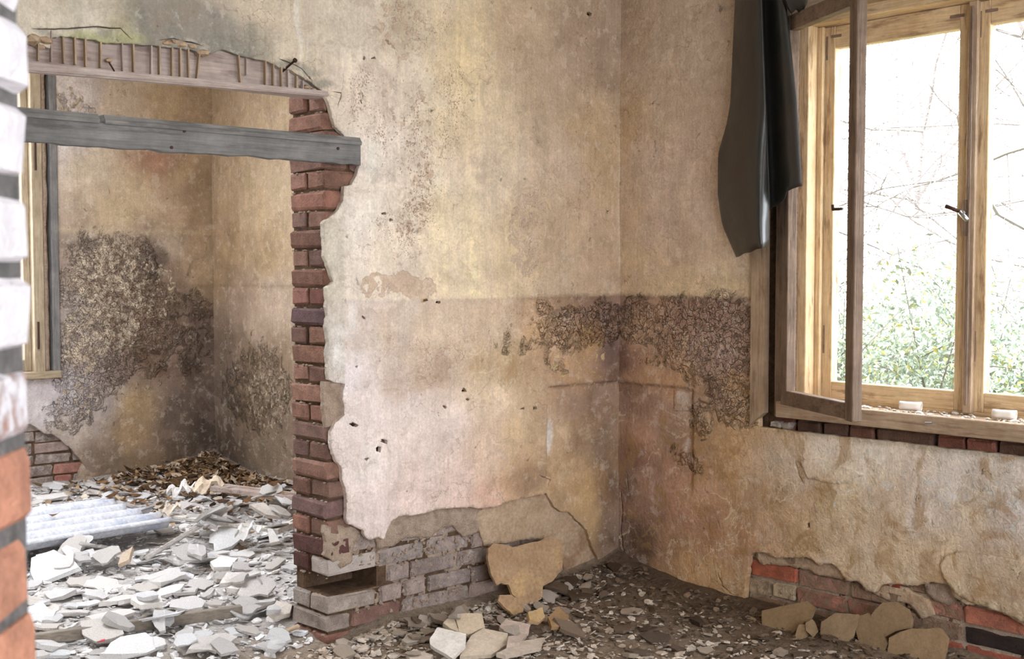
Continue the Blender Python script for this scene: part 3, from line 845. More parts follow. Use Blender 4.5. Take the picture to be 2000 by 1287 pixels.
for zx, zt, zb, dx, wd in [(205, 225, 330, 0, 8), (275, 170, 335, 0, 6), (342, 205, 345, 6, 9), (405, 203, 352, 4, 9), (462, 215, 362, 4, 10), (543, 232, 368, 0, 8), (662, 238, 385, 6, 7), (722, 245, 390, 4, 9),
                   (818, 252, 405, 0, 7), (864, 255, 410, 2, 8), (932, 262, 420, 2, 9), (976, 262, 425, 2, 8), (1020, 270, 432, 4, 8), (1072, 296, 445, -14, 8), (1298, 305, 480, 14, 8), (1332, 318, 410, 0, 3),
                   (1438, 332, 485, 2, 8), (1480, 350, 490, 2, 8), (1524, 368, 492, 2, 9), (1560, 385, 495, 2, 7), (1606, 415, 498, 0, 8), (1640, 440, 500, 0, 7)]:
    u0, v0, v1 = zx / 2.778, zt / 2.778 - 6, zb / 2.778
    p0 = on_y([u0 - dx / 5.6], [v0 + 5], DP + .002)[0]; p1 = on_y([u0 + dx / 5.6], [v1], DP + .002)[0]
    h = wd / 2.778 / 2 / 560
    mb = MB(); y0, y1 = DP - .006, DP + .010
    mb.add([(p0[0] - h, y0, p0[2]), (p0[0] + h, y0, p0[2]), (p0[0] + h, y1, p0[2]), (p0[0] - h, y1, p0[2]), (p1[0] - h, y0, p1[2]), (p1[0] + h, y0, p1[2]), (p1[0] + h, y1, p1[2]), (p1[0] - h, y1, p1[2])],
           [(0, 1, 2, 3), (7, 6, 5, 4), (0, 4, 5, 1), (1, 5, 6, 2), (2, 6, 7, 3), (3, 7, 4, 0)])
    mb.build('lath', M['tan_z' if wd > 7 else 'pink_z'], lintel)
for (ua, va, ub, vb, r) in [(576, 118, 551, 140, .0045), (213, 122, 231, 152, .003)]:
    pa = on_y([ua], [va], DP - .05)[0]; pb = on_y([ub], [vb], DP + .03)[0]
    mb = MB().tube([pa, pb], r, 6)
    if r > .004: mb.tube([pa - (pb - pa) / np.linalg.norm(pb - pa) * .004, pa + (pb - pa) / np.linalg.norm(pb - pa) * .002], .009, 8)
    mb.build('nail', M['iron'], lintel)
for i, (u, v, r) in enumerate([(325, 84, .028), (352, 86, .03), (375, 92, .026), (396, 104, .03), (338, 82, .02), (66, 78, .04), (88, 80, .035), (78, 92, .02), (212, 118, .018), (596, 170, .022), (612, 176, .018)]):
    mb = MB(); p = on_y([u], [v], DP + .006)[0]; lump(mb, p, r, 500 + i, .5); mb.build('plaster_lump', M['undercoat'], lintel)

# ------------------------------------------------------------------ outer wall (with window) of the near room
RC = [(1230, 60, (184, 160, 126)), (1300, 60, (196, 176, 146)), (1390, 80, (194, 176, 148)), (1225, 250, (200, 170, 122)), (1300, 200, (204, 182, 150)), (1350, 300, (208, 184, 156)), (1290, 330, (208, 186, 158)),
      (1380, 420, (212, 192, 168)), (1280, 430, (210, 188, 160)), (1225, 420, (206, 180, 140)), (1230, 520, (216, 190, 142)), (1320, 550, (218, 194, 144)), (1420, 550, (220, 198, 150)), (1450, 480, (214, 194, 158)), (1330, 480, (208, 184, 152)),
      (1215, 610, (146, 116, 92)), (1240, 640, (172, 142, 108)), (1270, 600, (160, 130, 102)), (1320, 620, (150, 122, 102)), (1400, 620, (150, 124, 106)), (1450, 650, (150, 126, 108)), (1380, 680, (160, 138, 124)), (1430, 720, (156, 132, 118)),
      (1290, 690, (166, 134, 104)), (1225, 700, (140, 104, 84)), (1260, 720, (180, 144, 106)), (1340, 740, (204, 166, 120)), (1450, 770, (214, 178, 124)), (1455, 830, (210, 176, 126)), (1400, 780, (160, 132, 108)), (1310, 745, (200, 158, 116)),
      (1280, 780, (168, 134, 112)), (1330, 790, (180, 156, 134)), (1230, 800, (160, 126, 102)), (1290, 850, (172, 142, 118)), (1370, 860, (180, 146, 104)), (1420, 870, (196, 158, 106)), (1250, 860, (206, 160, 126)), (1225, 900, (150, 112, 90)),
      (1300, 910, (196, 152, 120)), (1260, 950, (170, 132, 108)), (1360, 960, (204, 160, 122)), (1440, 940, (190, 152, 100)), (1480, 900, (206, 174, 130)), (1520, 890, (204, 184, 150)), (1600, 880, (234, 222, 196)), (1700, 900, (238, 226, 202)), (1800, 900, (226, 214, 190)),
      (1870, 920, (214, 208, 192)), (1950, 930, (204, 198, 182)), (1560, 930, (214, 196, 166)), (1520, 960, (184, 146, 96)), (1610, 975, (190, 154, 96)), (1640, 980, (222, 204, 158)), (1740, 970, (210, 190, 156)), (1820, 970, (220, 206, 184)), (1900, 990, (210, 192, 160)), (1980, 1000, (226, 216, 200)),
      (1500, 1010, (204, 168, 124)), (1560, 1030, (202, 168, 118)), (1640, 1040, (212, 184, 140)), (1740, 1050, (214, 190, 150)), (1840, 1070, (216, 194, 150)), (1950, 1080, (196, 174, 138)), (1900, 1120, (196, 172, 132)), (1980, 1150, (178, 154, 116)), (1800, 1110, (210, 186, 142)),
      (1460, 1050, (190, 148, 104)), (1400, 1030, (186, 140, 106)), (1330, 1010, (182, 138, 108)), (1260, 1000, (160, 124, 98)), (1230, 1060, (120, 96, 76)), (1290, 1080, (170, 132, 96)), (1340, 1100, (204, 162, 108)), (1400, 1110, (206, 166, 112)), (1440, 1150, (194, 158, 110)), (1300, 1140, (178, 142, 100)), (1240, 1120, (124, 100, 78)),
      (1220, 950, (150, 116, 92))]
dadoR = wallr([(1206, 577), (1472, 583)])
def dado_r(y): return np.interp(y, dadoR[::-1, 0], dadoR[::-1, 1])
r_base = stain_shade_field(RC, wallr, .08, 13, split=dado_r)
R_FLAKE = blobs([(1400, 660, 110, 110, 1.0), (1320, 640, 90, 70, .85), (1240, 620, 50, 60, .7), (1430, 790, 60, 60, .8), (1370, 820, 40, 40, .65), (1280, 690, 60, 40, .5), (1340, 900, 50, 30, .45)], wallr, .06, 9)
R_PEEL = blobs([(1320, 680, 110, 70, .46), (1440, 780, 50, 70, .5), (1260, 650, 50, 60, .45), (1850, 960, 160, 60, .42), (1700, 950, 140, 60, .4), (1600, 960, 100, 40, .4), (1960, 990, 60, 60, .46)], wallr, .06, 19)
R_SPECK = blobs([(1400, 700, 120, 120, .5), (1600, 1000, 200, 100, .3)], wallr, .06, 29)
r_dark = blobs([(1215, 690, 24, 40, .7), (1225, 750, 40, 14, .5), (1215, 590, 40, 8, .5), (1230, 930, 16, 60, .45), (1240, 1060, 45, 60, .8)], wallr, .05, 41)
r_white = blobs([(1852, 972, 22, 12, .8), (1820, 945, 18, 9, .7), (1785, 1030, 10, 24, .5), (1735, 948, 12, 8, .6), (1890, 972, 10, 8, .6), (1990, 985, 20, 20, .6), (1330, 780, 14, 16, .35), (1335, 870, 6, 16, .5), (1200, 420, 2, 170, .8)], wallr, .03, 43)
dadoR = wallr([(1206, 577), (1472, 583)])
def r_col(q):
    c = r_base(q); c = mixin(c, r_dark(q) * .8, (104, 80, 68))
    dz = np.interp(q[:, 0], dadoR[::-1, 0], dadoR[::-1, 1])
    d = (q[:, 1] - dz - .004 * fbm(q[:, 0], q[:, 1] * 0, 9, 3, 6)) / .011
    k = np.exp(-d * d) * .6 * (.7 + .6 * fbm(q[:, 0], q[:, 1], 12, 3, 8)) * (q[:, 0] > 3.0)
    c = mixin(c, np.clip(k, 0, .8), (112, 92, 70))
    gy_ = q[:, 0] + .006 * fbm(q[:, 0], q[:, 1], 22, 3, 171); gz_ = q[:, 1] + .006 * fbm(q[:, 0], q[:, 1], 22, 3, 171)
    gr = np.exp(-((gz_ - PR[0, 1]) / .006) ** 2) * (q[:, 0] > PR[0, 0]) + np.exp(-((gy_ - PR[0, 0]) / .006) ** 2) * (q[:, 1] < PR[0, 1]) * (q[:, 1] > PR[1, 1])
    c = mixin(c, np.clip(gr, 0, 1) * .55 * (.7 + .5 * fbm(q[:, 0], q[:, 1], 15, 2, 12)), (98, 74, 60))  # shadow line of the recessed patch, painted dark along its edge
    gt = sstep(.795, .82, q[:, 1] + .012 * fbm(q[:, 0], q[:, 1], 8, 4, 31)) * (q[:, 0] < 3.08) * (q[:, 1] < .83)
    c = mixin(c, gt * .55, (138, 126, 96))
    # pale salt lines creeping over the lower wall
    e = np.abs(fbm(q[:, 0], q[:, 1], 6, 5, 91, .6)); k = np.exp(-(e / .035) ** 2) * .32 * sstep(.95, .7, q[:, 1]) * sstep(3.7, 3.2, q[:, 0])
    c = mixin(c, k, (236, 220, 184))
    return np.clip(mixin(c, r_white(q), (238, 232, 226)), .01, .9)
def r_msk(q): return np.stack([R_FLAKE(q), R_PEEL(q), R_SPECK(q), sstep(.98, .80, q[:, 1]) * .95], 1)
def r_col2(q):
    return np.where((q[:, 0] > 3.15)[:, None], lime((206, 174, 134))[None, :], s2l((236, 228, 214))[None, :]) * np.ones((len(q), 1))
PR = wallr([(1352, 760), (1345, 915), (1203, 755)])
def r_map(q):
    h = .006 * fbm(q[:, 0], q[:, 1], 2.2, 3, 161) + .0025 * fbm(q[:, 0], q[:, 1], 11, 4, 167)
    h += .006 * fbm(q[:, 0], q[:, 1], 5, 4, 169) * sstep(1.0, .7, q[:, 1])
    dz = np.interp(q[:, 0], dadoR[::-1, 0], dadoR[::-1, 1]); h += .0035 * np.exp(-((q[:, 1] - dz) / .008) ** 2) * (q[:, 0] > 3.1)
    jx = .006 * fbm(q[:, 0], q[:, 1], 22, 3, 171)
    ins = sstep(PR[0, 0] - .008, PR[0, 0] + .004, q[:, 0] + jx) * sstep(PR[0, 1] + .006, PR[0, 1] - .006, q[:, 1] + jx) * sstep(PR[1, 1] - .2, PR[1, 1], q[:, 1])
    h -= .017 * ins
    h += R_FLAKE(q) * (.0045 * fbm(q[:, 0], q[:, 1], 45, 2, 177) + .003 * fbm(q[:, 0], q[:, 1], 18, 2, 179))
    return np.stack([WX - h, q[:, 0], q[:, 1]], 1), np.tile([1.0, 0, 0], (len(q), 1))
rb = [(1466, 1084), (1472, 1078), (1492, 1080), (1516, 1090), (1552, 1088), (1584, 1092), (1600, 1104), (1624, 1100), (1640, 1116), (1652, 1136), (1676, 1136), (1692, 1152), (1708, 1156), (1724, 1140),
      (1760, 1142), (1792, 1146), (1816, 1136), (1856, 1144), (1864, 1164), (1888, 1180), (1920, 1184), (1960, 1200), (2000, 1220), (2080, 1252), (2200, 1290)]
RB = wallr(rb)
YS = .75
rp = [(YS, CEIL), (DP + .03, CEIL), (DP + .03, -.03), (wallr([(1450, 1210)])[0, 0], -.03)] + [tuple(wallr([(1454, 1180)])[0])] + [tuple(p) for p in RB] + [(YS, RB[-1, 1])]
def straightR(a, b): return (a[1] > 2.9 and b[1] > 2.9) or a[0] > DP - .01 or (a[0] < YS + .02 and b[0] < YS + .02) or (a[1] < 0 and b[1] < 0)
rp = rough_loop(rp, .011, .006, 25, straightR)
wh = rough_loop([(1.42, .824), (3.17, .822), (3.17, 2.80), (1.42, 2.80)], .02, .004, 27, lambda a, b: not (a[1] < 1 and b[1] < 1))
rcr = [wh, ribbon(wallr([(1553, 898), (1556, 912), (1563, 932), (1570, 944)]), .007, 21), ribbon(wallr([(1212, 960), (1216, 1000), (1213, 1040), (1220, 1090)]), .008, 22),
       ribbon(wallr([(1222, 930), (1226, 960)]), .006, 24), ribbon(wallr([(1590, 1060), (1600, 1058)]), .004, 23), ribbon(wallr([(1402, 1120), (1412, 1145), (1428, 1160), (1442, 1162)]), .006, 26)]
rcr.append(wallr([(1576, 1022), (1582, 1020), (1583, 1030), (1577, 1031)]))
cw0, cw1 = WX + .0255, WX + .31
wr = MB()
wr.box(cw0 + .012, cw1, YR, 1.46, -.5, CEIL).box(cw0 + .012, cw1, 3.12, FY + .3, -.5, CEIL).box(cw0 + .012, cw1, 1.46, 3.12, -.5, .795).box(cw0 + .012, cw1, 1.46, 3.12, 2.74, CEIL)
wall_right = setprops(wr.build('wall_right', M['mortar_dark']), 'outer brick wall with stained peeling plaster under the window', kind='structure')
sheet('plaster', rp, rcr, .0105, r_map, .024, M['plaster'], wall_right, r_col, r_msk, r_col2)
MB().box(WX, cw0 + .02, YR, YS, -.05, CEIL).build('plain_plaster', M['plain_wall'], wall_right)
for i, (pl, th) in enumerate([([(1836, 1102), (1846, 1086), (1872, 1078), (1930, 1082), (2040, 1104), (2060, 1240), (2000, 1214), (1960, 1196), (1920, 1182), (1884, 1170), (1866, 1158), (1852, 1140), (1840, 1124)], .008),
                              ([(1313, 764), (1347, 766), (1348, 804), (1314, 803)], .006), ([(1326, 878), (1350, 878), (1352, 908), (1328, 910)], .006),
                              ([(1560, 900), (1600, 894), (1660, 912), (1690, 925), (1640, 945), (1580, 936)], .005)]):
    def cm(q, th=th):
        p_, n_ = r_map(q); p_[:, 0] -= th; return p_, n_
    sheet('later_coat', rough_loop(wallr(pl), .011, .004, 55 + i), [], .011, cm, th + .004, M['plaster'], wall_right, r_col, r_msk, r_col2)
HINT = [((1527, 1125), (180, 104, 80), .2), ((1637, 1150), (188, 140, 122), .4), ((1494, 1152), (196, 172, 142), .3), ((1538, 1160), (198, 176, 146), .3), ((1880, 1205), (182, 108, 86), .2), ((1985, 1232), (182, 116, 94), .25),
        ((1885, 1248), (168, 98, 80), .15), ((1918, 1252), (52, 44, 42), .1), ((1960, 1262), (74, 70, 70), .2), ((1875, 1282), (168, 98, 80), .15), ((1650, 1185), (190, 130, 112), .4), ((1780, 1170), (196, 140, 120), .4), ((1750, 1145), (170, 84, 66), .3)]
HP = wallr([h[0] for h in HINT])
for k in range(16, 20):
    zc = 1.534 - CO * (k + .5)
    y = 3.225 if k % 2 == 1 else 3.235
    n = 0
    while y > YS + .1:
        ln = .24 if (k % 2 == 1 or n > 1) else .115
        yc = y - ln / 2
        d = (HP[:, 0] - yc) ** 2 + ((HP[:, 1] - zc) * 2.5) ** 2; j = int(np.argmin(d))
        rgb, sm = (HINT[j][1], HINT[j][2]) if d[j] < .02 else (vary((168, 122, 104), 16), .45)
        brick(wall_right, (cw0 + .055, yc, zc), (.11, ln, BH), rgb, sm + .12, 'brick', .005)
        y -= ln + J; n += 1
y = 3.14
while y > 1.45:
    ln = random.choice((.115, .115, .24)); 
    brick(wall_right, (WX + .118, y - ln / 2, .832), (.14, ln, BH), vary(random.choice([(136, 88, 72), (120, 82, 68), (146, 94, 78), (110, 84, 70)]), 8), .3, 'brick'); y -= ln + .014
# mortar between the outer-wall bricks and smeared over them
def rplane(X, amp, sc, seed):
    def f(q):
        h = amp * fbm(q[:, 0], q[:, 1], sc, 4, seed) + amp * .5 * fbm(q[:, 0], q[:, 1], sc * 4, 3, seed + 3)
        return np.stack([X - h, q[:, 0], q[:, 1]], 1), np.tile([1.0, 0, 0], (len(q), 1))
    return f
sheet('mortar_bed', [(.8, -.03), (3.24, -.03), (3.24, .33), (.8, .33)], [], .013, rplane(cw0 + .010, .006, 13, 195), .01, M['mortar'], wall_right)
for i, (pl, mt_) in enumerate([([(1466, 1076), (1600, 1096), (1640, 1112), (1650, 1134), (1640, 1134), (1590, 1124), (1560, 1112), (1520, 1106), (1480, 1102)], 'undercoat'),
                               ([(1700, 1160), (1728, 1138), (1764, 1150), (1808, 1172), (1820, 1204), (1790, 1210), (1770, 1180), (1730, 1176)], 'undercoat'),
                               ([(1800, 1142), (1860, 1140), (1866, 1172), (1850, 1184), (1818, 1176), (1802, 1160)], 'mortar')]):
    sheet('mortar_smear', rough_loop(wallr(pl), .012, .006, 35 + i), [], .013, rplane(cw0 - .004, .007, 10, 181 + i), .02, M[mt_], wall_right)

# ------------------------------------------------------------------ far room: continuing outer wall and far wall
def wallr_(p): return wallr(p)
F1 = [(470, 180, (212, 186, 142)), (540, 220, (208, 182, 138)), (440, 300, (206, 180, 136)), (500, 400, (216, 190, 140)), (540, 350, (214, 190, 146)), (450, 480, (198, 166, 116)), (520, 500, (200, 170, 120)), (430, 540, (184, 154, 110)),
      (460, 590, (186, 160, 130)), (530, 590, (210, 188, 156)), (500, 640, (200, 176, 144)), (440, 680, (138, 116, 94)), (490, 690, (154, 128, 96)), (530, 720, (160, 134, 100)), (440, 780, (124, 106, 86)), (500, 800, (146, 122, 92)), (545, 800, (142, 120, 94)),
      (450, 880, (98, 82, 66)), (520, 880, (150, 130, 102)), (430, 900, (84, 70, 56))]  # darkest tones near the corner hold painted shade besides damp
f1_base = stain_shade_field(F1, wallr, .08, 23, k=.84)
F1_FL = blobs([(500, 760, 80, 110, .6)], wallr, .08, 9); F1_PE = blobs([(520, 760, 60, 110, .47), (480, 720, 40, 60, .4)], wallr, .08, 19)
def f1_col(q):
    c = f1_base(q); zl = wallr([(480, 558)])[0, 1]
    return np.clip(mixin(c, np.exp(-((q[:, 1] - zl) / .01) ** 2) * .3, (120, 98, 74)), .01, .9)
def f1_map(q):
    h = .008 * fbm(q[:, 0], q[:, 1], 2.2, 3, 261) + .003 * fbm(q[:, 0], q[:, 1], 11, 4, 267)
    return np.stack([WX - h, q[:, 0], q[:, 1]], 1), np.tile([1.0, 0, 0], (len(q), 1))
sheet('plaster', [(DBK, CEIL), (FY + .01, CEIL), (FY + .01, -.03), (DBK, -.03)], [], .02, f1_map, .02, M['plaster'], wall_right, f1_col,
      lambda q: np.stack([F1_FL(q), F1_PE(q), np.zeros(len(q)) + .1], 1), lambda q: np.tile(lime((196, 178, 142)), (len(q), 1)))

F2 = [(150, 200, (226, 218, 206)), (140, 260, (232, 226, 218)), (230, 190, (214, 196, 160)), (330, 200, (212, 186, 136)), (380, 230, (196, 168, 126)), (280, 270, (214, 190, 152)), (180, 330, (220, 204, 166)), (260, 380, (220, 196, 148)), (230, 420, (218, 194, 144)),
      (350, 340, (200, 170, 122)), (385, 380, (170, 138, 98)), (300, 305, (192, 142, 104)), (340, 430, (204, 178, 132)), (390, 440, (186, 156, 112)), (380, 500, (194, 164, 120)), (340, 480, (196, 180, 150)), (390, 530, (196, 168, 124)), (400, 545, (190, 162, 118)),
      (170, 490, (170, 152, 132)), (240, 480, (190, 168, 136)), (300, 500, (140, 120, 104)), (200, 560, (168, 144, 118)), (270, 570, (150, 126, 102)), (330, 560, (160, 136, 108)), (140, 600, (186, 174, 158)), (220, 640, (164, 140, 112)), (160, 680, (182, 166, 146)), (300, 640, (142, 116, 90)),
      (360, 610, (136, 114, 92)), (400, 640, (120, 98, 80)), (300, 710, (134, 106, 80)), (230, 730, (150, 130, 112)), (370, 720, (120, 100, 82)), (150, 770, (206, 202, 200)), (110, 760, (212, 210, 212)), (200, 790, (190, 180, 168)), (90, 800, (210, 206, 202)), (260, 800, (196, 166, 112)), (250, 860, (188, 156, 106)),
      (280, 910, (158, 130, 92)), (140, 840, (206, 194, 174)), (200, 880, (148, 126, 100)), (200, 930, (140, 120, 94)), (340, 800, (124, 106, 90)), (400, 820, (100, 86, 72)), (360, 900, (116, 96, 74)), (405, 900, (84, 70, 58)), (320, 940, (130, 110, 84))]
f2_base = stain_shade_field(F2, wallf, .09, 53, k=.84)
F2_FL = blobs([(220, 560, 120, 120, .95), (180, 700, 90, 90, .9), (300, 640, 80, 120, .7), (150, 800, 70, 50, .7), (370, 650, 50, 120, .5), (140, 200, 40, 40, .5)], wallf, .08, 9)
F2_PE = blobs([(220, 540, 110, 100, .52), (170, 660, 70, 90, .54), (230, 640, 60, 60, .5), (130, 200, 50, 50, .5), (300, 560, 50, 80, .46), (150, 780, 60, 60, .45)], wallf, .08, 19)
f2_dark = blobs([(310, 510, 16, 40, .7), (190, 475, 90, 9, .5), (300, 540, 22, 20, .6), (255, 520, 40, 30, .35)], wallf, .06, 29)
def f2_col(q):
    c = f2_base(q); zl = wallf([(300, 452)])[0, 1]; z2 = wallf([(380, 558)])[0, 1]
    c = mixin(c, np.exp(-((q[:, 1] - zl) / .012) ** 2) * .35, (232, 214, 176)); c = mixin(c, f2_dark(q) * .8, (86, 78, 70))
    c = mixin(c, np.exp(-((q[:, 1] - z2) / .012) ** 2) * .3 * (q[:, 0] > 3.9), (120, 98, 74))
    return np.clip(c, .01, .9)
def f2_map(q):
    h = .008 * fbm(q[:, 0], q[:, 1], 2.2, 3, 361) + .003 * fbm(q[:, 0], q[:, 1], 11, 4, 367) + F2_FL(q) * .006 * fbm(q[:, 0], q[:, 1], 28, 3, 371)
    rc = wallf([(390, 530)])[0]; rr = np.hypot(q[:, 0] - rc[0], q[:, 1] - rc[1]); h += .008 * np.exp(-((rr - .10) / .012) ** 2)
    return np.stack([q[:, 0], FY - h, q[:, 1]], 1), np.tile([0, 1.0, 0], (len(q), 1))
fe = wallf([(176, 985), (172, 940), (168, 915), (150, 890), (130, 868), (105, 850), (85, 845), (66, 832), (30, 815)])
fp = [(2.2, .79), (3.205, .79), (3.205, CEIL), (WX + .01, CEIL), (WX + .01, -.03), (fe[0, 0], -.03)] + [tuple(p) for p in fe] + [(2.2, fe[-1, 1] + .05)]
fp = rough_loop(fp, .02, .008, 45, lambda a, b: a[1] > .75 or a[0] > WX - .02 or (a[1] < 0 and b[1] < 0))
wf = MB()
wf.box(XFL, WIN2[0], FY + .032, FY + .3, -.05, CEIL).box(WIN2[1] + .04, cw1, FY + .032, FY + .3, -.05, CEIL).box(WIN2[0], WIN2[1] + .04, FY + .032, FY + .3, -.05, WIN2[2] - .03).box(WIN2[0], WIN2[1] + .04, FY + .032, FY + .3, WIN2[3], CEIL)
wall_far = setprops(wf.build('wall_far', M['mortar_dark']), 'far wall of the room beyond the doorway, blistered paint and bare bricks', kind='structure')
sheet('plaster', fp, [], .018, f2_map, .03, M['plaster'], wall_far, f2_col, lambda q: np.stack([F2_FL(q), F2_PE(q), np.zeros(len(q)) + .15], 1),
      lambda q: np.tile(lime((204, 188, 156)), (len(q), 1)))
MB().box(XFL, 1.70, FY, FY + .033, -.05, CEIL).build('plain_plaster', M['plain_wall'], wall_far)
for k in range(12, 20):
    zc = 1.52 - CO * (k + .5); x = 2.28 if k % 2 else 2.16; n = 0
    if zc < .05: continue
    while x < 3.62:
        ln = .24 if random.random() < .75 else .115
        p = (x + ln / 2, zc); rgb, sm = vary((160, 144, 136), 10), .5
        for hu, hv, hc in ((130, 912, (178, 132, 120)), (122, 940, (176, 122, 110)), (95, 880, (172, 150, 142)), (150, 912, (176, 128, 114))):
            hp = wallf([(hu, hv)])[0]
            if abs(hp[0] - p[0]) < ln / 2 + .01 and abs(hp[1] - zc) < CO / 2: rgb, sm = hc, .3
        brick(wall_far, (p[0], FY + .022 + .055, zc), (ln, .11, BH), rgb, sm, 'brick_limed'); x += ln + J
sheet('undercoat', rough_loop(wallf([(166, 985), (150, 940), (160, 905), (175, 895), (196, 868), (214, 872), (219, 950), (222, 985)]), .02, .008, 46), [], .02, plane_map(FY + .004, .008, 8, 281), .02, M['mortar'], wall_far)

# ------------------------------------------------------------------ rest of the shell
def walls_with_holes(name, axis, pos, thick, a0, a1, holes, mat, label, z0=-.05, z1=CEIL):
    mb = MB(); cur = a0
    def bx(p0, p1, q0, q1):
        if p1 - p0 < 1e-4 or q1 - q0 < 1e-4: return
        lo, hi = sorted((pos, pos + thick))
        if axis == 'x': mb.box(lo, hi, p0, p1, q0, q1)
        else: mb.box(p0, p1, lo, hi, q0, q1)
    for h0, h1, hz0, hz1 in sorted(holes):
        bx(cur, h0, z0, z1); bx(h0, h1, z0, hz0); bx(h0, h1, hz1, z1); cur = h1
    bx(cur, a1, z0, z1)
    return setprops(mb.build(name, mat), label, kind='structure')
walls_with_holes('wall_rear', 'y', YR, -.3, XL - .3, cw1, REARW, M['plain_wall'], 'limewashed wall behind the viewer with a wide opening added for light')
walls_with_holes('wall_side', 'x', XL, -.3, YR, DBK, LEFTW, M['plain_wall'], 'limewashed side wall of the near room')
walls_with_holes('wall_far_side', 'x', XFL, -.3, DBK, FY + .3, FARLW, M['plain_wall'], 'limewashed side wall of the far room')
cb = MB(); hx0, hx1, hy0, hy1 = HOLE
cb.box(XL - .3, cw1, YR - .3, DBK, CEIL, CEIL + .2).box(XL - .3, hx0, DBK, FY + .3, CEIL, CEIL + .2).box(hx1, cw1, DBK, FY + .3, CEIL, CEIL + .2).box(hx0, hx1, DBK, hy0, CEIL, CEIL + .2).box(hx0, hx1, hy1, FY + .3, CEIL, CEIL + .2)
setprops(cb.build('ceiling', M['ceiling']), 'plastered ceiling with an opening added for light over the far room', kind='structure')

# ------------------------------------------------------------------ brick pier close to the viewer
e1 = np.array([math.sin(YAW - math.radians(2.66)), math.cos(YAW - math.radians(2.66)), 0]); e2 = np.array([-e1[1], e1[0], 0])
P0 = RIGHT * ((61 - UC) / FPX * 1.11) + FH * 1.11
PANG = math.atan2(e1[1], e1[0])
def pier(s, t, z): return P0 + e1 * s + e2 * t + np.array([0, 0, z])
mb = MB()
def pbox(mb, s0, s1, t0, t1, z0, z1):
    v = [pier(s, t, z) for s in (s0, s1) for t in (t0, t1) for z in (z0, z1)]
    mb.add(v, [(0, 1, 3, 2), (4, 6, 7, 5), (0, 4, 5, 1), (2, 3, 7, 6), (0, 2, 6, 4), (1, 5, 7, 3)])
pbox(mb, -1.6, -.0035, .007, .24, -.05, CEIL)
wall_left = setprops(mb.build('wall_left', M['mortar_grey']), 'whitewashed brick pier edge close to the viewer, orange brick below', kind='structure')
for k in range(-10, 15):
    zc = 1.4985 - CO * (k + .5) - .0
    s = 0.0; first = .115 if k % 2 else .24
    n = 0
    while s > -.9:
        ln = first if n == 0 else .24
        inset = 0
        if zc > 1.40: rgb, sm = (200, 140, 112), 1.05
        elif zc > 1.33: rgb, sm = (190, 136, 112), .56
        else: rgb, sm = vary((188, 134, 110), 5), .22
        back = 0.0
        if k == 3 and n == 0: back = .021
        c = pier(s - ln / 2 - back, .055, zc)
        brick(wall_left, c, (ln, .11, .0655), rgb, sm, 'brick_white', .0015, PANG); s -= ln + .011; n += 1
kz = 1.4985 - CO * 3.5
lumpb = MB(); 
for i in range(10): lump(lumpb, pier(-.018 + random.uniform(-.004, .010), .03 + random.uniform(-.012, .02), kz + random.uniform(-.03, .03)), random.uniform(.010, .018), 700 + i, 1.0)
lumpb.build('mortar_lump', M['mortar_grey'], wall_left)

# ------------------------------------------------------------------ window in the outer wall
window_1 = empty('window_1', (WX + .1, 2.29, .88)); setprops(window_1, 'ochre timber double window with one inner sash swung open', kind='structure')
OX0, OX1 = 4.500, 4.548
def wbox(name, x0, x1, y0, y1, z0, z1, mat, parent=window_1, ch=.003):
    return MB().box(x0, x1, y0, y1, z0, z1, ch).build(name, M[mat], parent)
# casing board with mitred foot
cy0_, cy1_ = 3.133, 3.206; cz = .831
v = []
for x in (WX - .022, WX + .012):
    v += [(x, cy1_, cz), (x, cy0_, cz + .058), (x, cy0_, 2.80), (x, cy1_, 2.80)]
MB().add(v, [(0, 1, 2, 3), (7, 6, 5, 4), (0, 4, 5, 1), (1, 5, 6, 2), (2, 6, 7, 3), (3, 7, 4, 0)]).build('casing', M['tan_z'], window_1)
v = []
for x in (WX - .022, WX + .012):
    v += [(x, 1.37, 2.80), (x, 3.206, 2.80), (x, 3.206, 2.873), (x, 1.37, 2.873)]
MB().add(v, [(0, 1, 2, 3), (7, 6, 5, 4), (0, 4, 5, 1), (1, 5, 6, 2), (2, 6, 7, 3), (3, 7, 4, 0)]).build('casing', M['tan_y'], window_1)
wbox('casing', WX - .022, WX + .012, 1.37, 1.443, .831, 2.80, 'tan_z')
wbox('backing_board', WX + .045, WX + .08, 3.09, 3.16, .88, 2.78, 'brown_z')
wbox('inner_stile', WX + .004, WX + .066, 3.034, 3.098, .876, 2.66, 'brown_z')
wbox('inner_stile', WX + .004, WX + .066, 1.482, 1.546, .876, 2.66, 'brown_z')
wbox('inner_head', WX + .004, WX + .066, 1.546, 3.034, 2.585, 2.66, 'tan_y')
wbox('sill_board', WX - .018, WX + .02, 1.44, 3.075, .876, .944, 'tan_y')
wbox('sill_bed', WX + .02, OX0 + .0, 1.46, 3.06, .885, .940, 'tan_y')
wbox('lining', WX + .066, OX1 + .03, 2.984, 3.03, .94, 2.62, 'ochre_z')
wbox('lining', WX + .066, OX1 + .03, 1.55, 1.596, .94, 2.62, 'ochre_z')
wbox('lining', WX + .066, OX1 + .03, 1.596, 2.984, 2.54, 2.62, 'ochre_y')
wbox('outer_sill', OX0 - .0, OX1 + .12, 1.50, 3.05, .865, .953, 'ochre_y')
wbox('stop_bead', OX0 - .022, OX0 - .002, 2.958, 2.984, .945, 2.54, 'ochre_z')
wbox('mullion', OX0 - .024, OX0 + .0, 2.268, 2.306, .948, 2.54, 'tan_z')
wbox('mullion_rod', OX0 - .034, OX0 - .024, 2.282, 2.292, .98, 2.52, 'brown_z')
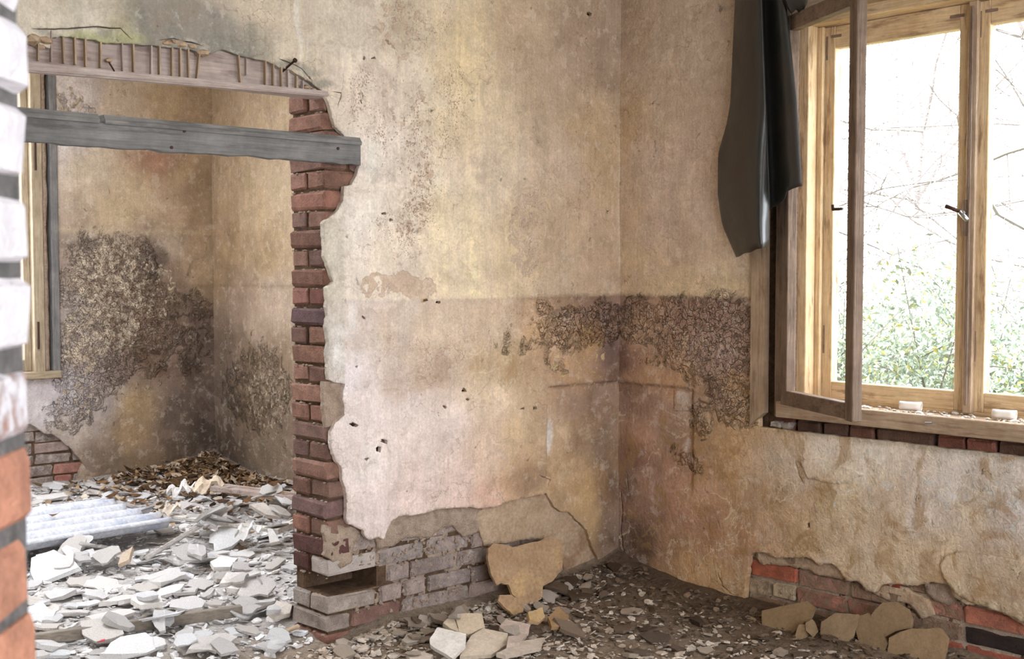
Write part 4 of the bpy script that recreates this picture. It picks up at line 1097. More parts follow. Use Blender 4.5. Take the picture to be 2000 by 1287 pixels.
def casement(y0, y1, py0, py1):
    c = empty('casement', (OX0, (y0 + y1) / 2, .953)); c.parent = window_1; c.matrix_parent_inverse = Matrix.Translation(window_1.location).inverted()
    def part(name, *a):
        o = MB().box(*a[:6], .003).build(name, M[a[6]]); o.parent = c
        o.matrix_parent_inverse = Matrix.Translation(Vector((OX0, (y0 + y1) / 2, .953))).inverted()
        return o
    part('stile', OX0, OX1, y0, py0, .953, 2.538, 'ochre_z'); part('stile', OX0, OX1, py1, y1, .953, 2.538, 'ochre_z')
    part('rail', OX0, OX1, py0, py1, .953, 1.030, 'ochre_y'); part('rail', OX0, OX1, py0, py1, 2.445, 2.538, 'ochre_y')
    # splinters of glass left in the rebates
    gx = OX0 + .034; rr = np.random.default_rng(int(py0 * 1000))
    for k in range(9):
        side = k % 3; L = rr.uniform(.02, .06); hh = rr.uniform(.006, .022)
        if side == 0:
            z = rr.uniform(1.05, 2.40); q = [(py1 + .004, z - L), (py1 + .004, z + L), (py1 - hh, z + L * .1)]
        elif side == 1:
            z = rr.uniform(1.05, 2.40); q = [(py0 - .004, z - L), (py0 - .004, z + L), (py0 + hh, z - L * .2)]
        else:
            y = rr.uniform(py0 + .08, py1 - .08); zz = 1.026 if k % 2 else 2.449; s = 1 if k % 2 else -1
            q = [(y - L, zz), (y + L, zz), (y + L * .2, zz + s * hh)]
        vs = [(gx, a_, b_) for a_, b_ in q] + [(gx + .003, a_, b_) for a_, b_ in q]
        o = mesh_obj('glass_shard', vs, [(0, 1, 2), (5, 4, 3), (0, 3, 4, 1), (1, 4, 5, 2), (2, 5, 3, 0)], M['glass']); o.parent = c
        o.matrix_parent_inverse = Matrix.Translation(Vector((OX0, (y0 + y1) / 2, .953))).inverted()
    # corner irons let into the wood
    for (ya, za, dy, dz) in ((py1 + .02, 2.49, -.05, .012), (py1 + .035, 2.40, .008, .10), (py0 - .02, 2.49, .06, .012), (py1 + .035, 1.15, .007, .12)):
        part('corner_iron', OX0 - .0025, OX0 + .001, min(ya, ya + dy), max(ya, ya + dy), za, za + dz, 'brown_y')
    return c
mt, nt, bs = newmat('dusty_glass', .15, .5); bs.inputs['Base Color'].default_value = (.85, .9, .9, 1); bs.inputs['Transmission Weight'].default_value = .85; bs.inputs['IOR'].default_value = 1.45
M['glass'] = mt
casement(2.290, 2.983, 2.354, 2.911)
casement(1.597, 2.288, 1.669, 2.230)
# handle on the meeting stile
hp = on_x([1880], [425], OX0 - .05)[0]; hq = on_x([1846], [402], OX0 - .075)[0]; hr = on_x([1889], [430], OX0 - .055)[0]
hd = MB().tube([(OX0, hp[1], hp[2] + .02), (OX0 - .05, hp[1] + .005, hp[2] + .02)], .008, 8)
hd.tube([(hp[0], hp[1] + .01, hp[2] + .022), tuple(hr)], [.011, .009], 8)
hnd = hd.build('handle', M['steel'], window_1, True)
gp = MB().tube([tuple(hq), (hp[0], hp[1] + .012, hp[2] + .024)], [.009, .007], 8).build('handle_grip', M['iron'], hnd, True)
wbox('handle_plate', OX0 - .026, OX0 - .022, hp[1] - .012, hp[1] + .012, hp[2] - .07, hp[2] + .07, 'brown_z')
es = on_x([1815], [826], WX - .03)[0]
MB().tube([(WX - .016, es[1], es[2]), (WX - .035, es[1], es[2])], .003, 6).tube([(WX - .036, es[1] + .014, es[2]), (WX - .036, es[1] - .014, es[2] + .002)], .004, 6).build('screw_eye', M['steel'], window_1)
# inner sash, swung into the room
sash = empty('open_sash', (WX - .03, 3.012, .938)); sash.parent = window_1; sash.matrix_parent_inverse = Matrix.Translation(window_1.location).inverted()
SH0 = np.array([WX - .040, 3.012]); SH1 = np.array([4.032, 2.494]); sd = (SH1 - SH0); SL = np.linalg.norm(sd); sd /= SL; sn = np.array([-sd[1], sd[0]])
def sbox(name, s0, s1, z0, z1, mat, t0=-.021, t1=.021):
    vv, ff = chbox(s1 - s0, t1 - t0, z1 - z0, .003)
    out = []
    for a, b, c in vv:
        p = SH0 + sd * (a + (s0 + s1) / 2) + sn * (b + (t0 + t1) / 2); out.append((p[0], p[1], c + (z0 + z1) / 2))
    o = mesh_obj(name, out, ff, M[mat]); o.parent = sash; o.matrix_parent_inverse = Matrix.Translation(Vector((WX - .03, 3.012, .938))).inverted(); return o
sbox('stile', 0, .052, .938, 2.562, 'brown_z'); sbox('stile', SL - .056, SL, .932, 2.562, 'brown_z')
sbox('rail', .052, SL - .056, .938, 1.000, 'brown_y'); sbox('rail', .052, SL - .056, 2.498, 2.562, 'brown_y')
sbox('rebate', SL - .066, SL - .056, 1.0, 2.498, 'brown_z', -.006, .012); sbox('lip', SL - .012, SL + .010, .938, 2.56, 'brown_z', -.026, -.016)
lp = on_plane([1646], [408], (SH1[0], SH1[1], 1.5), (sn[0], sn[1], 0))[0]
MB().tube([(lp[0], lp[1], lp[2]), (lp[0], lp[1] + .045, lp[2])], .006, 6).tube([(lp[0], lp[1] + .043, lp[2] - .004), (lp[0], lp[1] + .045, lp[2] + .018)], .006, 6).build('latch', M['iron'], window_1)
# debris on the sill
mb = MB()
for i in range(200):
    lump(mb, (random.uniform(WX + .0, OX0 - .02), random.uniform(1.55, 2.95), .944), random.uniform(.003, .012) if i > 24 else random.uniform(.012, .022), 1500 + i, .45)
setprops(mb.build('sill_debris', M['sill_dust']), 'pale plaster crumbs strewn along the window sill', 'debris', kind='stuff')
# two porcelain tubes on the sill
def tube_thing(u, v, label, ang, L):
    c = on_x([u], [v], WX + .075)[0]; ro, ri = .0185, .0115; n = 20
    d = np.array([math.cos(ang), math.sin(ang), 0]); a = np.array([-d[1], d[0], 0]); b = np.array([0, 0, 1.0])
    vs = []; f = []
    for s, r in ((-L / 2, ri), (-L / 2, ro), (-L * .2, ro * .92), (L * .2, ro * .92), (L / 2, ro), (L / 2, ri), (-L / 2 + .012, ri)):
        for j in range(n):
            t = 2 * math.pi * j / n; vs.append(np.array([c[0], c[1], .9455 + ro]) + d * s + (a * math.cos(t) + b * math.sin(t)) * r)
    R = 6
    for i in range(R):
        for j in range(n):
            k = (j + 1) % n; f.append((i * n + j, i * n + k, (i + 1) * n + k, (i + 1) * n + j))
    for j in range(n):
        k = (j + 1) % n; f.append((6 * n + j, 6 * n + k, k, j))
    setprops(mesh_obj('porcelain_tube', vs, f, M['porcelain'], None, True), label, 'tube', 'porcelain tubes on the sill')
tube_thing(1779, 779, 'white porcelain tube on the window sill beside the open sash', math.radians(-74), .085)
tube_thing(1962, 796, 'white porcelain tube on the window sill past the mullion', math.radians(-80), .085)
# rough blocks in the gap left of the sill
for i, (u, v, ln) in enumerate([(1518, 829, .05), (1538, 831, .045)]):
    p = on_x([u], [v], WX + .03)[0]; brick(wall_right, (WX + .05, p[1], .838), (.07, ln, .03), (182, 158, 138), .6, 'brick_limed')

# ------------------------------------------------------------------ dark blackout sheet hanging at the window
mt, nt, bs = newmat('blackout_vinyl', .34, .5)
tc = N(nt, 'ShaderNodeTexCoord').outputs['Object']; n1 = noise(nt, tc, 5, 5, .6); n2 = noise(nt, tc, 60, 3, .5)
c = mixc(nt, ramp(nt, n1, .38, .66), s2l((40, 41, 38)), s2l((54, 46, 40)))
nt.links.new(c, bs.inputs['Base Color']); nt.links.new(ramp(nt, n1, .3, .7, .28, .46), bs.inputs['Roughness']); bump(nt, bs, math_n(nt, 'ADD', n1, math_n(nt, 'MULTIPLY', n2, .1)), .004)
M['sheet'] = mt
vL = [-320, 0, 100, 200, 240, 300, 380, 440, 502]; uL = [1446, 1436, 1431, 1427, 1420, 1403, 1402, 1411, 1438]
vF = [-320, 0, 200, 400, 480]; uF = [1478, 1489, 1496, 1504, 1503]
vR = [-320, 0, 200, 300, 363]; uR = [1505, 1535, 1557, 1563, 1567]
cols = []
nr = 60
def xcol(s):
    return None
SHC = 46
rows = []
for j in range(SHC + 1):
    s = j / SHC
    col_ = []
    for i in range(nr + 1):
        t = i / nr
        if s <= .60:
            q = s / .60
            vb = 502 + (480 - 502) * q + .9 * math.sin(q * 17)
            v = -320 + (vb + 320) * t
            ul = np.interp(v, vL, uL); uf = np.interp(v, vF, uF)
            u = ul + (uf - ul) * (1 - (1 - q) ** 1.0)
            low = max(0, min(1, (v - 200) / 250))
            X = 4.285 - (.11 + .05 * low) * math.sin(math.pi * min(1, q * 1.0) * .62) - .02 * q
            X += .09 * low * max(0, (q - .72) / .28) ** 2
        elif s <= .68:
            q = (s - .60) / .08
            vb = 480 + (407 - 480) * q; v = -320 + (vb + 320) * t
            u = np.interp(v, vF, uF) - 10 * math.sin(math.pi * q) * .9
            low = max(0, min(1, (v - 200) / 250))
            X = (4.285 - (.11 + .05 * low) * math.sin(math.pi * .62) - .02 + .09 * low) * (1 - q) + 4.29 * q
        else:
            q = (s - .68) / .32
            vb = 407 + (363 - 407) * q + (-9 * math.sin(q * math.pi) if q > .5 else 4 * math.sin(q * 6)) * (1 if q < .97 else 0); v = -320 + (vb + 320) * t
            uf = np.interp(v, vF, uF); ur = np.interp(v, vR, uR); u = uf + (ur - uf) * q
            X = 4.29 - .06 * math.sin(q * math.pi * .8) - .03 * q
        col_.append(on_x([u], [v], X)[0])
    rows.append(col_)
V = np.array(rows); nv = (SHC + 1) * (nr + 1); vs = V.reshape(-1, 3)
f = [(j * (nr + 1) + i, (j + 1) * (nr + 1) + i, (j + 1) * (nr + 1) + i + 1, j * (nr + 1) + i + 1) for j in range(SHC) for i in range(nr)]
sh = mesh_obj('blackout_sheet', vs, f, M['sheet'], None, True)
md = sh.modifiers.new('thickness', 'SOLIDIFY'); md.thickness = .0022; md.offset = 0
setprops(sh, 'torn dark grey vinyl blackout sheet hanging beside the window', 'blind')
# crumpled end of the same sheet bunched above the open sash
mb = MB(); c0 = on_x([1562], [-6], 4.24)[0]
pts = []
for j in range(14):
    for i in range(12):
        a = 2 * math.pi * j / 14; t = i / 11
        r = .045 * (1 + .25 * math.sin(3 * a + t * 3)) * (.45 + .8 * math.sin(math.pi * min(1, t * 1.05)) ** .7)
        pts.append((c0[0] + r * .7 * math.cos(a) - .02, c0[1] + r * 1.1 * math.sin(a), c0[2] - .06 + .30 * t + .012 * math.sin(2 * a)))
f = [(j * 12 + i, ((j + 1) % 14) * 12 + i, ((j + 1) % 14) * 12 + i + 1, j * 12 + i + 1) for j in range(14) for i in range(11)]
f += [tuple(j * 12 for j in range(14))[::-1], tuple(j * 12 + 11 for j in range(14))]
setprops(mesh_obj('curtain_bundle', pts, f, M['sheet'], None, True), 'bunched dark vinyl bundle hung above the open sash', 'curtain')
mb = MB().tube([(4.24, 1.35, 2.945), (4.24, 3.55, 2.945)], .012, 8)
for y in (1.4, 3.22): mb.tube([(4.24, y, 2.945), (WX + .01, y, 2.945)], .008, 6)
setprops(mb.build('curtain_rail', M['iron']), 'iron curtain rail across the window head', 'rail')

# ------------------------------------------------------------------ casing of the far window
window_2 = empty('window_2', (2.4, FY, .86)); setprops(window_2, 'pale timber window casing in the far room', kind='structure')
def w2(name, x0, x1, y0, y1, z0, z1, mat): return MB().box(x0, x1, y0, y1, z0, z1, .004).build(name, M[mat], window_2)
M['cream_z'] = mat_wood('cream_painted_timber_z', (168, 150, 124), (186, 168, 142), 'z', (116, 92, 70), .35)
M['cream_x'] = mat_wood('cream_painted_timber_x', (168, 150, 124), (186, 168, 142), 'x', (116, 92, 70), .35)
w2('casing', 3.155, 3.205, FY - .022, FY + .04, .815, 2.96, 'grey_z')
v = []
w2('casing_inner', 3.03, 3.10, FY - .03, FY + .04, .83, 2.92, 'cream_z')
w2('casing_foot', 1.68, 3.205, FY - .034, FY + .04, .793, .842, 'cream_x')
w2('casing_head', 1.68, 3.205, FY - .03, FY + .04, 2.92, 2.98, 'cream_x')
w2('casing', 1.68, 1.75, FY - .03, FY + .04, .842, 2.92, 'cream_z')
w2('stile', 2.985, 3.03, FY + .03, FY + .10, .842, 2.92, 'cream_z'); w2('stile', 1.75, 1.80, FY + .03, FY + .10, .842, 2.92, 'cream_z'); w2('mullion', 2.36, 2.42, FY + .03, FY + .10, .842, 2.92, 'cream_z')
w2('rail', 1.80, 2.985, FY + .03, FY + .10, .842, .92, 'cream_x'); w2('rail', 1.80, 2.985, FY + .03, FY + .10, 2.80, 2.92, 'cream_x')
hg = on_y([69], [305], FY - .035)[0]; MB().tube([(hg[0], hg[1], hg[2] - .09), (hg[0], hg[1], hg[2] + .09)], .008, 6).build('hinge', M['iron'], window_2)
hg = on_y([75], [655], FY - .035)[0]; MB().tube([(hg[0], hg[1], hg[2] - .09), (hg[0], hg[1], hg[2] + .09)], .008, 6).build('hinge', M['iron'], window_2)
# crumbling filler between casing boards: a jagged strip
zz = np.linspace(.84, 2.92, 90); xl = 3.100 + 0 * zz; xr = 3.132 + .012 * fbm(zz, zz * 0, 9, 4, 5)
mpoly = np.concatenate([np.stack([xl, zz], 1), np.stack([xr, zz], 1)[::-1]])
sheet('filler', mpoly, [], .02, plane_map(FY - .012, .004, 14, 5), .03, M['mortar'], window_2)

# ------------------------------------------------------------------ floor under rubble (height map, then shards dropped on it)
HX0, HX1, HY0, HY1, HR = .6, WX, 2.0, FY, .0125
nx = int((HX1 - HX0) / HR) + 1; ny = int((HY1 - HY0) / HR) + 1
gx = HX0 + np.arange(nx) * HR; gy = HY0 + np.arange(ny) * HR
GX, GY = np.meshgrid(gx, gy, indexing='ij')
def ground0(x, y):
    z = .012 * fbm(x, y, 3, 4, 301) + .007 * fbm(x, y, 12, 3, 303)
    near = (y < DP + .12)
    zn = .075 * np.exp(-np.clip(DP + .02 - y, 0, 9) / .13) * sstep(JX - .1, JX + .3, x) + .05 * np.exp(-np.clip(WX - x, 0, 9) / .16) + .05 * np.exp(-np.hypot(WX - x, DP - y) / .35)
    zf = .045 + .09 * np.exp(-np.hypot(WX - x, (FY - y)) / .55) + .05 * np.exp(-np.clip(FY - y, 0, 9) / .25) + .03 * np.exp(-np.clip(WX - x, 0, 9) / .25) + .02 * fbm(x, y, 1.6, 3, 307)
    b = sstep(DP - .25, DP + .5, y) * 1.0
    return z + zn * near + zf * np.where(near & (x > JX), 0, b)
HM = ground0(GX, GY)
fx = np.concatenate([np.arange(XL - .3, HX0, .3), np.arange(HX0, WX + .36, .03)]); fy = np.concatenate([np.arange(YR - .3, HY0, .3), np.arange(HY0, FY + .36, .03)])
A, B = np.meshgrid(fx, fy, indexing='ij'); Z = ground0(A, B) - .004
vs = np.stack([A, B, Z], -1).reshape(-1, 3); n1_, n2_ = A.shape
ff = [(i * n2_ + j, (i + 1) * n2_ + j, (i + 1) * n2_ + j + 1, i * n2_ + j + 1) for i in range(n1_ - 1) for j in range(n2_ - 1)]
floor = mesh_obj('floor', vs, ff, M['ground'], None, True); setprops(floor, 'dirt floor buried under plaster rubble', kind='structure')
def ground_col(x, y):
    far = sstep(DP - .1, DP + .7, y)
    nearc = s2l((150, 132, 114))[None, :] * np.ones((len(x), 1)); farc = s2l((214, 209, 205))[None, :] * np.ones((len(x), 1))
    c = nearc * (1 - far[:, None]) + farc * far[:, None]
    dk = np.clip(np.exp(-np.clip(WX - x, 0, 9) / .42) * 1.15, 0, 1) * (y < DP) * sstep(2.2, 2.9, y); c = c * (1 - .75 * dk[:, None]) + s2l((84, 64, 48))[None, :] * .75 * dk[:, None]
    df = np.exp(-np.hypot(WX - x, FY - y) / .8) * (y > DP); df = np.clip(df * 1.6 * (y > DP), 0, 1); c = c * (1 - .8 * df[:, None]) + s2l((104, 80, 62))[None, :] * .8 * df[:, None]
    return c
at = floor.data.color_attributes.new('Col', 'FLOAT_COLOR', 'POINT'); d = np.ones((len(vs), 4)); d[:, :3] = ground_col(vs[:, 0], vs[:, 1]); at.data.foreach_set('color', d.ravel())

def visible_floor(x, y):
    p = np.array([x, y, .05]) - CAM
    dz = p @ FWD
    if dz < .5: return None
    u = UC + FPX * (p @ RIGHT) / dz; v = VC - FPX * (p @ UP) / dz
    return u, v, dz
def in_rooms(x, y, r=.0):
    if y < DP - .03 - r: return 1.0 < x < WX - .03 - r
    if y > DBK + .03 + r: return .7 < x < WX - .03 - r and y < FY - .04 - r
    return 1.3 < x < JX - .04 - r
def shard_mesh(seed, k=7, thick=.3):
    """unit slab: irregular outline, uneven faces, chipped rim"""
    rr = np.random.default_rng(seed); k = int(rr.integers(8, 13))
    a = np.sort((np.arange(k) + rr.uniform(-.32, .32, k)) * 2 * math.pi / k); r = rr.uniform(.60, 1.10, k) * (1 + .12 * np.cos(2 * a + rr.uniform(0, 6))); el = rr.uniform(.55, .95)
    top = np.stack([np.cos(a) * r, np.sin(a) * r * el, np.full(k, thick)], 1); top[:, 2] += rr.uniform(-.10, .06, k) * (thick / .3)
    bot = top.copy(); bot[:, :2] *= rr.uniform(.82, 1.10, (k, 1)); bot[:, 2] = rr.uniform(-.03, .03, k)
    mid = np.array([[rr.uniform(-.2, .2), rr.uniform(-.2, .2), thick * rr.uniform(.95, 1.15)]]); mid2 = np.array([[0, 0, 0.0]])
    v = np.concatenate([top, bot, mid, mid2]); f = []
    for i in range(k):
        j = (i + 1) % k; f += [(i, j, 2 * k), (j, i, k + i), (j, k + i, k + j), (k + j, k + i, 2 * k + 1)]
    return v, f
SHV = [shard_mesh(40 + i, thick=.14 + .22 * (i % 4) / 3) for i in range(16)]
SHM = []
for i, (v, f) in enumerate(SHV):
    me = bpy.data.meshes.new('plaster_shard'); me.from_pydata([tuple(p) for p in v], [], f); me.materials.append(M['chip']); SHM.append(me)
def rest_at(x, y, r, settle=60):
    i0, i1 = max(0, int((x - r - HX0) / HR)), min(nx - 1, int((x + r - HX0) / HR) + 1); j0, j1 = max(0, int((y - r - HY0) / HR)), min(ny - 1, int((y + r - HY0) / HR) + 1)
    sub = HM[i0:i1 + 1, j0:j1 + 1]; gx_ = GX[i0:i1 + 1, j0:j1 + 1] - x; gy_ = GY[i0:i1 + 1, j0:j1 + 1] - y
    mk = gx_ ** 2 + gy_ ** 2 <= r * r
    if mk.sum() < 4: return None
    zv = sub[mk]; A_ = np.stack([gx_[mk], gy_[mk], np.ones(mk.sum())], 1)
    co, *_ = np.linalg.lstsq(A_, zv, rcond=None)
    sl = np.clip(co[:2], -.45, .45); res = zv - A_[:, :2] @ sl
    return np.percentile(res, settle), sl, (i0, i1, j0, j1, mk, gx_, gy_)
def deposit(info, z, sl, h):
    i0, i1, j0, j1, mk, gx_, gy_ = info; sub = HM[i0:i1 + 1, j0:j1 + 1]
    nz = z + gx_ * sl[0] + gy_ * sl[1] + h
    sub[mk] = np.maximum(sub[mk], nz[mk])
def basis(sl, ang):
    n = np.array([-sl[0], -sl[1], 1.0]); n /= np.linalg.norm(n); t = np.array([math.cos(ang), math.sin(ang), 0]); t -= n * (t @ n); t /= np.linalg.norm(t)
    return np.stack([t, np.cross(n, t), n], 1)
CNEAR = [(206, 190, 174), (196, 178, 160), (214, 200, 186), (184, 166, 148), (200, 186, 172)]
CFAR = [(236, 232, 230), (228, 223, 219), (240, 237, 235), (216, 209, 203), (226, 220, 216)]
CDARK = [(116, 98, 82), (132, 112, 94), (100, 84, 70)]
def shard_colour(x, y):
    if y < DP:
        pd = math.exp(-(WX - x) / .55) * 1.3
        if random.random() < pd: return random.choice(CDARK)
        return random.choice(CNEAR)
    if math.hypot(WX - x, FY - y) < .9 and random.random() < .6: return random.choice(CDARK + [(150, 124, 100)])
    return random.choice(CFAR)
# fine chips first
def chips(name, count, sampler, label, rlo, rhi):
    vv, f, cc = [], [], []; b = 0; n = 0
    while n < count:
        x, y = sampler(); 
        if not in_rooms(x, y, .004): n += 1; continue
        i, j = int((x - HX0) / HR), int((y - HY0) / HR); n += 1
        if not (0 <= i < nx and 0 <= j < ny): continue
        r = rlo * (rhi / rlo) ** (random.random() ** 1.6); z = HM[i, j]; V_, F_ = SHV[random.randrange(16)]
        R = basis(np.array([random.gauss(0, .3), random.gauss(0, .3)]), random.uniform(0, 6.28))
        th = r * random.uniform(.6, 1.3) if r < .02 else r * .9
        q = (V_ * np.array([r, r, th])) @ R.T + np.array([x, y, z - r * .08]); vv.append(q); f += [tuple(t + b for t in g) for g in F_]; b += len(q)
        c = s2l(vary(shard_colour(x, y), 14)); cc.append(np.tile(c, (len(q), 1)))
        if r > .012: HM[max(0, i - 1):i + 2, max(0, j - 1):j + 2] = np.maximum(HM[max(0, i - 1):i + 2, max(0, j - 1):j + 2], z + th * .12)
    vv = np.concatenate(vv); cc = np.concatenate(cc)
    o = mesh_obj(name, vv, f, M['attr'], floor); at = o.data.color_attributes.new('Col', 'FLOAT_COLOR', 'POINT'); d = np.ones((len(vv), 4)); d[:, :3] = cc; at.data.foreach_set('color', d.ravel())
    return setprops(o, label, kind='stuff')
def smp_far(): return random.uniform(1.3, WX), DP + .05 + (FY - DP) * random.random() ** 1.25
def smp_near():
    if random.random() < .24: return random.uniform(JX - .1, 4.25), DP - .025 - abs(random.gauss(0, .10))
    return random.uniform(2.0, WX), random.uniform(2.15, DP)
chips('rubble', 9000, smp_far, 'fine pale plaster rubble covering the floor beyond the doorway', .006, .036)
chips('rubble', 8200, smp_near, 'fine grey rubble and dirt along the foot of the walls', .005, .028)
# larger pieces, each with its own outline, before the loose shards
def slab_px(name, pts, point, normal, thick, mat, label, cat='slab', group=None, bend=None, step=.02, rgb=None, seed=1, org=(0, 0), sc=1.0, rough=.0025):
    """irregular slab whose outline lies on the plane (point, normal); thickness goes behind it"""
    a = np.array(pts, float) / sc + np.array(org); n = np.asarray(normal, float); n /= np.linalg.norm(n); point = np.asarray(point, float)
    W3 = on_plane(a[:, 0], a[:, 1], point, n); c = W3.mean(0)
    ex = np.cross([0, 0, 1.0], n); ex = ex / np.linalg.norm(ex) if np.linalg.norm(ex) > 1e-3 else np.array([1.0, 0, 0]); ey = np.cross(n, ex)
    Q = np.stack([(W3 - c) @ ex, (W3 - c) @ ey], 1)
    L = rough_loop(Q + seed * .37, .014, rough, seed) - seed * .37
    def mp(q):
        h = .003 * fbm(q[:, 0] + seed, q[:, 1], 6, 2, seed)
        if bend is not None: h = h + bend(q)
        return np.outer(q[:, 0], ex) + np.outer(q[:, 1], ey) + np.outer(h, n), np.tile(-n, (len(q), 1))
    o = sheet(name, L, [], step, mp, thick, M[mat], None, back=True, smooth=False)
    o.location = c
    if rgb is not None: o.color = (*s2l(rgb), 1)
    setprops(o, label, cat, group)
    return o, c
def press(c, r, h):
    got = rest_at(c[0], c[1], r, 50)
    if got is not None: deposit(got[2], c[2], np.zeros(2), h)
Z4, O4 = 2.778, (520, 860)
tl = lambda ax, ay: (ax, ay, 1.0)
NEARH = [
    ([(885, 1080), (930, 1015), (1085, 1050), (1080, 1110), (1010, 1185), (890, 1110)], .070, tl(-.25, -.30), (222, 214, 204), 'large pale plaster slab lying at the brick wall foot, nearest the doorway'),
    ([(960, 990), (1010, 940), (1045, 1040), (1000, 1020)], .085, tl(-.1, -.35), (204, 188, 164), 'small tan plaster triangle split off beside the broad pale slab'),
    ([(1020, 942), (1100, 936), (1170, 940), (1187, 1010), (1100, 1052), (1047, 1036)], .085, tl(-.1, -.35), (212, 194, 168), 'tan plaster slab tilted towards the brick wall foot'),
    ([(1050, 1172), (1110, 1060), (1180, 1020), (1312, 1047), (1302, 1110), (1220, 1162)], .050, tl(-.1, -.22), (206, 190, 170), 'wide beige plaster slab in the middle of the rubble heap'),
    ([(1265, 1010), (1300, 970), (1432, 1000), (1424, 1040), (1330, 1062)], .060, tl(.05, -.25), (200, 180, 166), 'rosy plaster slab behind the rubble heap'),
    ([(1312, 1062), (1422, 1044), (1375, 1098), (1306, 1104)], .055, tl(.2, -.15), (196, 178, 164), 'narrow greyish plaster wedge in the rubble heap'),
    ([(1250, 1152), (1382, 1088), (1510, 1066), (1492, 1120), (1300, 1166)], .040, tl(.1, -.12), (198, 182, 166), 'long flat plaster slab at the front of the rubble heap'),
    ([(1420, 932), (1500, 905), (1512, 960), (1480, 985), (1430, 972)], .080, tl(.1, -.5), (190, 160, 118), 'ochre plaster flake below the hanging plaster sheet'),
    ([(1530, 960), (1580, 900), (1640, 950), (1630, 1005), (1550, 1010)], .065, tl(.05, -.3), (160, 130, 96), 'dull brown plaster flake near the dark corner'),
    ([(760, 1160), (800, 1130), (905, 1165), (880, 1200), (790, 1200)], .030, tl(-.1, -.1), (196, 180, 166), 'low plaster slab at the lower frame edge by the brick base')]
for i, (p, z, nrm, rgb, lab) in enumerate(NEARH):
    a = np.array(p, float).mean(0) / Z4 + np.array(O4); c0 = on_z([a[0]], [a[1]], z)[0]
    o, c = slab_px('plaster_slab', p, c0, nrm, .016, 'chip', lab, 'slab', 'plaster slabs at the brick wall foot', None, .02, rgb, 3 + i, O4, Z4); press(c, .06, .004)
Z3, O3 = 2.778, (0, 880)
FARH = [
    ([(195, 565), (300, 540), (350, 572), (455, 565), (440, 600), (310, 655), (215, 612)], .12, tl(-.1, -.2), (238, 234, 232), 'big white plaster slab in front of the corrugated sheet'),
    ([(465, 552), (600, 530), (632, 562), (545, 588), (470, 578)], .12, tl(0, -.15), (232, 226, 220), 'white plaster slab off the corner of the corrugated sheet'),
    ([(1458, 882), (1500, 815), (1586, 830), (1572, 882), (1492, 902)], .08, tl(-.2, -.4), (222, 210, 198), 'cream plaster slab propped beside the brick door jamb'),
    ([(708, 805), (780, 778), (872, 782), (882, 822), (762, 838)], .10, tl(0, -.12), (232, 228, 222), 'oblong white plaster slab in the middle of the far rubble'),
    ([(950, 1052), (1070, 1000), (1082, 1050), (992, 1090)], .06, tl(-.2, -.3), (214, 208, 202), 'grey plaster slab in front of the long batten'),
    ([(1350, 292), (1430, 280), (1522, 356), (1442, 347)], .16, tl(-.25, -.45), (208, 198, 188), 'square grey tile propped near the far wall corner'),
    ([(1452, 420), (1480, 425), (1518, 490), (1462, 502)], .15, tl(-.5, -.5), (226, 220, 214), 'pale upright plaster piece near the door jamb'),
    ([(1140, 600), (1200, 570), (1290, 580), (1250, 628), (1160, 630)], .11, tl(-.1, -.2), (236, 232, 228), 'white plaster slab behind the oblong slab'),
    ([(940, 590), (1020, 515), (1075, 520), (1040, 580), (970, 602)], .13, tl(-.2, -.3), (238, 234, 230), 'tilted white plaster slab beside the thin pole'),
    ([(1230, 742), (1330, 690), (1420, 668), (1412, 712), (1290, 748)], .10, tl(0, -.15), (226, 220, 214), 'long cream plaster slab before the door jamb'),
    ([(1190, 722), (1230, 660), (1330, 660), (1270, 712)], .105, tl(-.1, -.2), (222, 214, 208), 'beige plaster slab tucked behind a long cream slab'),
    ([(640, 620), (660, 560), (720, 520), (700, 590)], .14, tl(-.6, -.3), (196, 176, 156), 'brown edged plaster flake standing on its rim')]
for i, (p, z, nrm, rgb, lab) in enumerate(FARH):
    a = np.array(p, float).mean(0) / Z3 + np.array(O3); c0 = on_z([a[0]], [a[1]], z)[0]
    o, c = slab_px('plaster_slab', p, c0, nrm, .022, 'chip', lab, 'slab', 'larger slabs beyond the doorway', None, .03, rgb, 23 + i, O3, Z3); press(c, .09, .004)

# sheet of plaster come away from the partition, curling off the wall foot
hp_ = wallp([(1030, 1100)])[0]
pl_p = (hp_[0], DP - .085, .25); pl_n = (-.12, -1.0, .34)
slab_px('hanging_plaster', [(1185, 592), (1220, 560), (1290, 565), (1330, 582), (1400, 560), (1480, 545), (1550, 520), (1610, 540), (1618, 600), (1610, 700), (1560, 760), (1500, 790), (1490, 860), (1440, 912), (1390, 885), (1335, 835),
                            (1310, 782), (1270, 775), (1245, 788), (1200, 722), (1185, 660)], pl_p, pl_n, .015, 'ochre_plaster', 'curled ochre plaster sheet peeled off the wall foot near the corner', 'plaster', None,
        lambda q: .5 * np.clip(-q[:, 0] - .03, 0, 1) ** 1.6 + .012 * fbm(q[:, 0], q[:, 1], 7, 3, 5) + .06 * np.clip(q[:, 1], 0, 1) - .5 * np.clip(q[:, 0] - .08, 0, 1) ** 2, .014, None, 61, O4, Z4, .006)
slab_px('fallen_plaster', [(1265, 838), (1330, 838), (1400, 885), (1392, 930), (1340, 948), (1290, 902), (1258, 870)], (hp_[0] - .05, DP - .19, .10), (-.1, -1.0, .6), .014, 'ochre_plaster', 'small ochre plaster flake under the curled plaster sheet', 'plaster', None, None, .014, None, 63, O4, Z4)

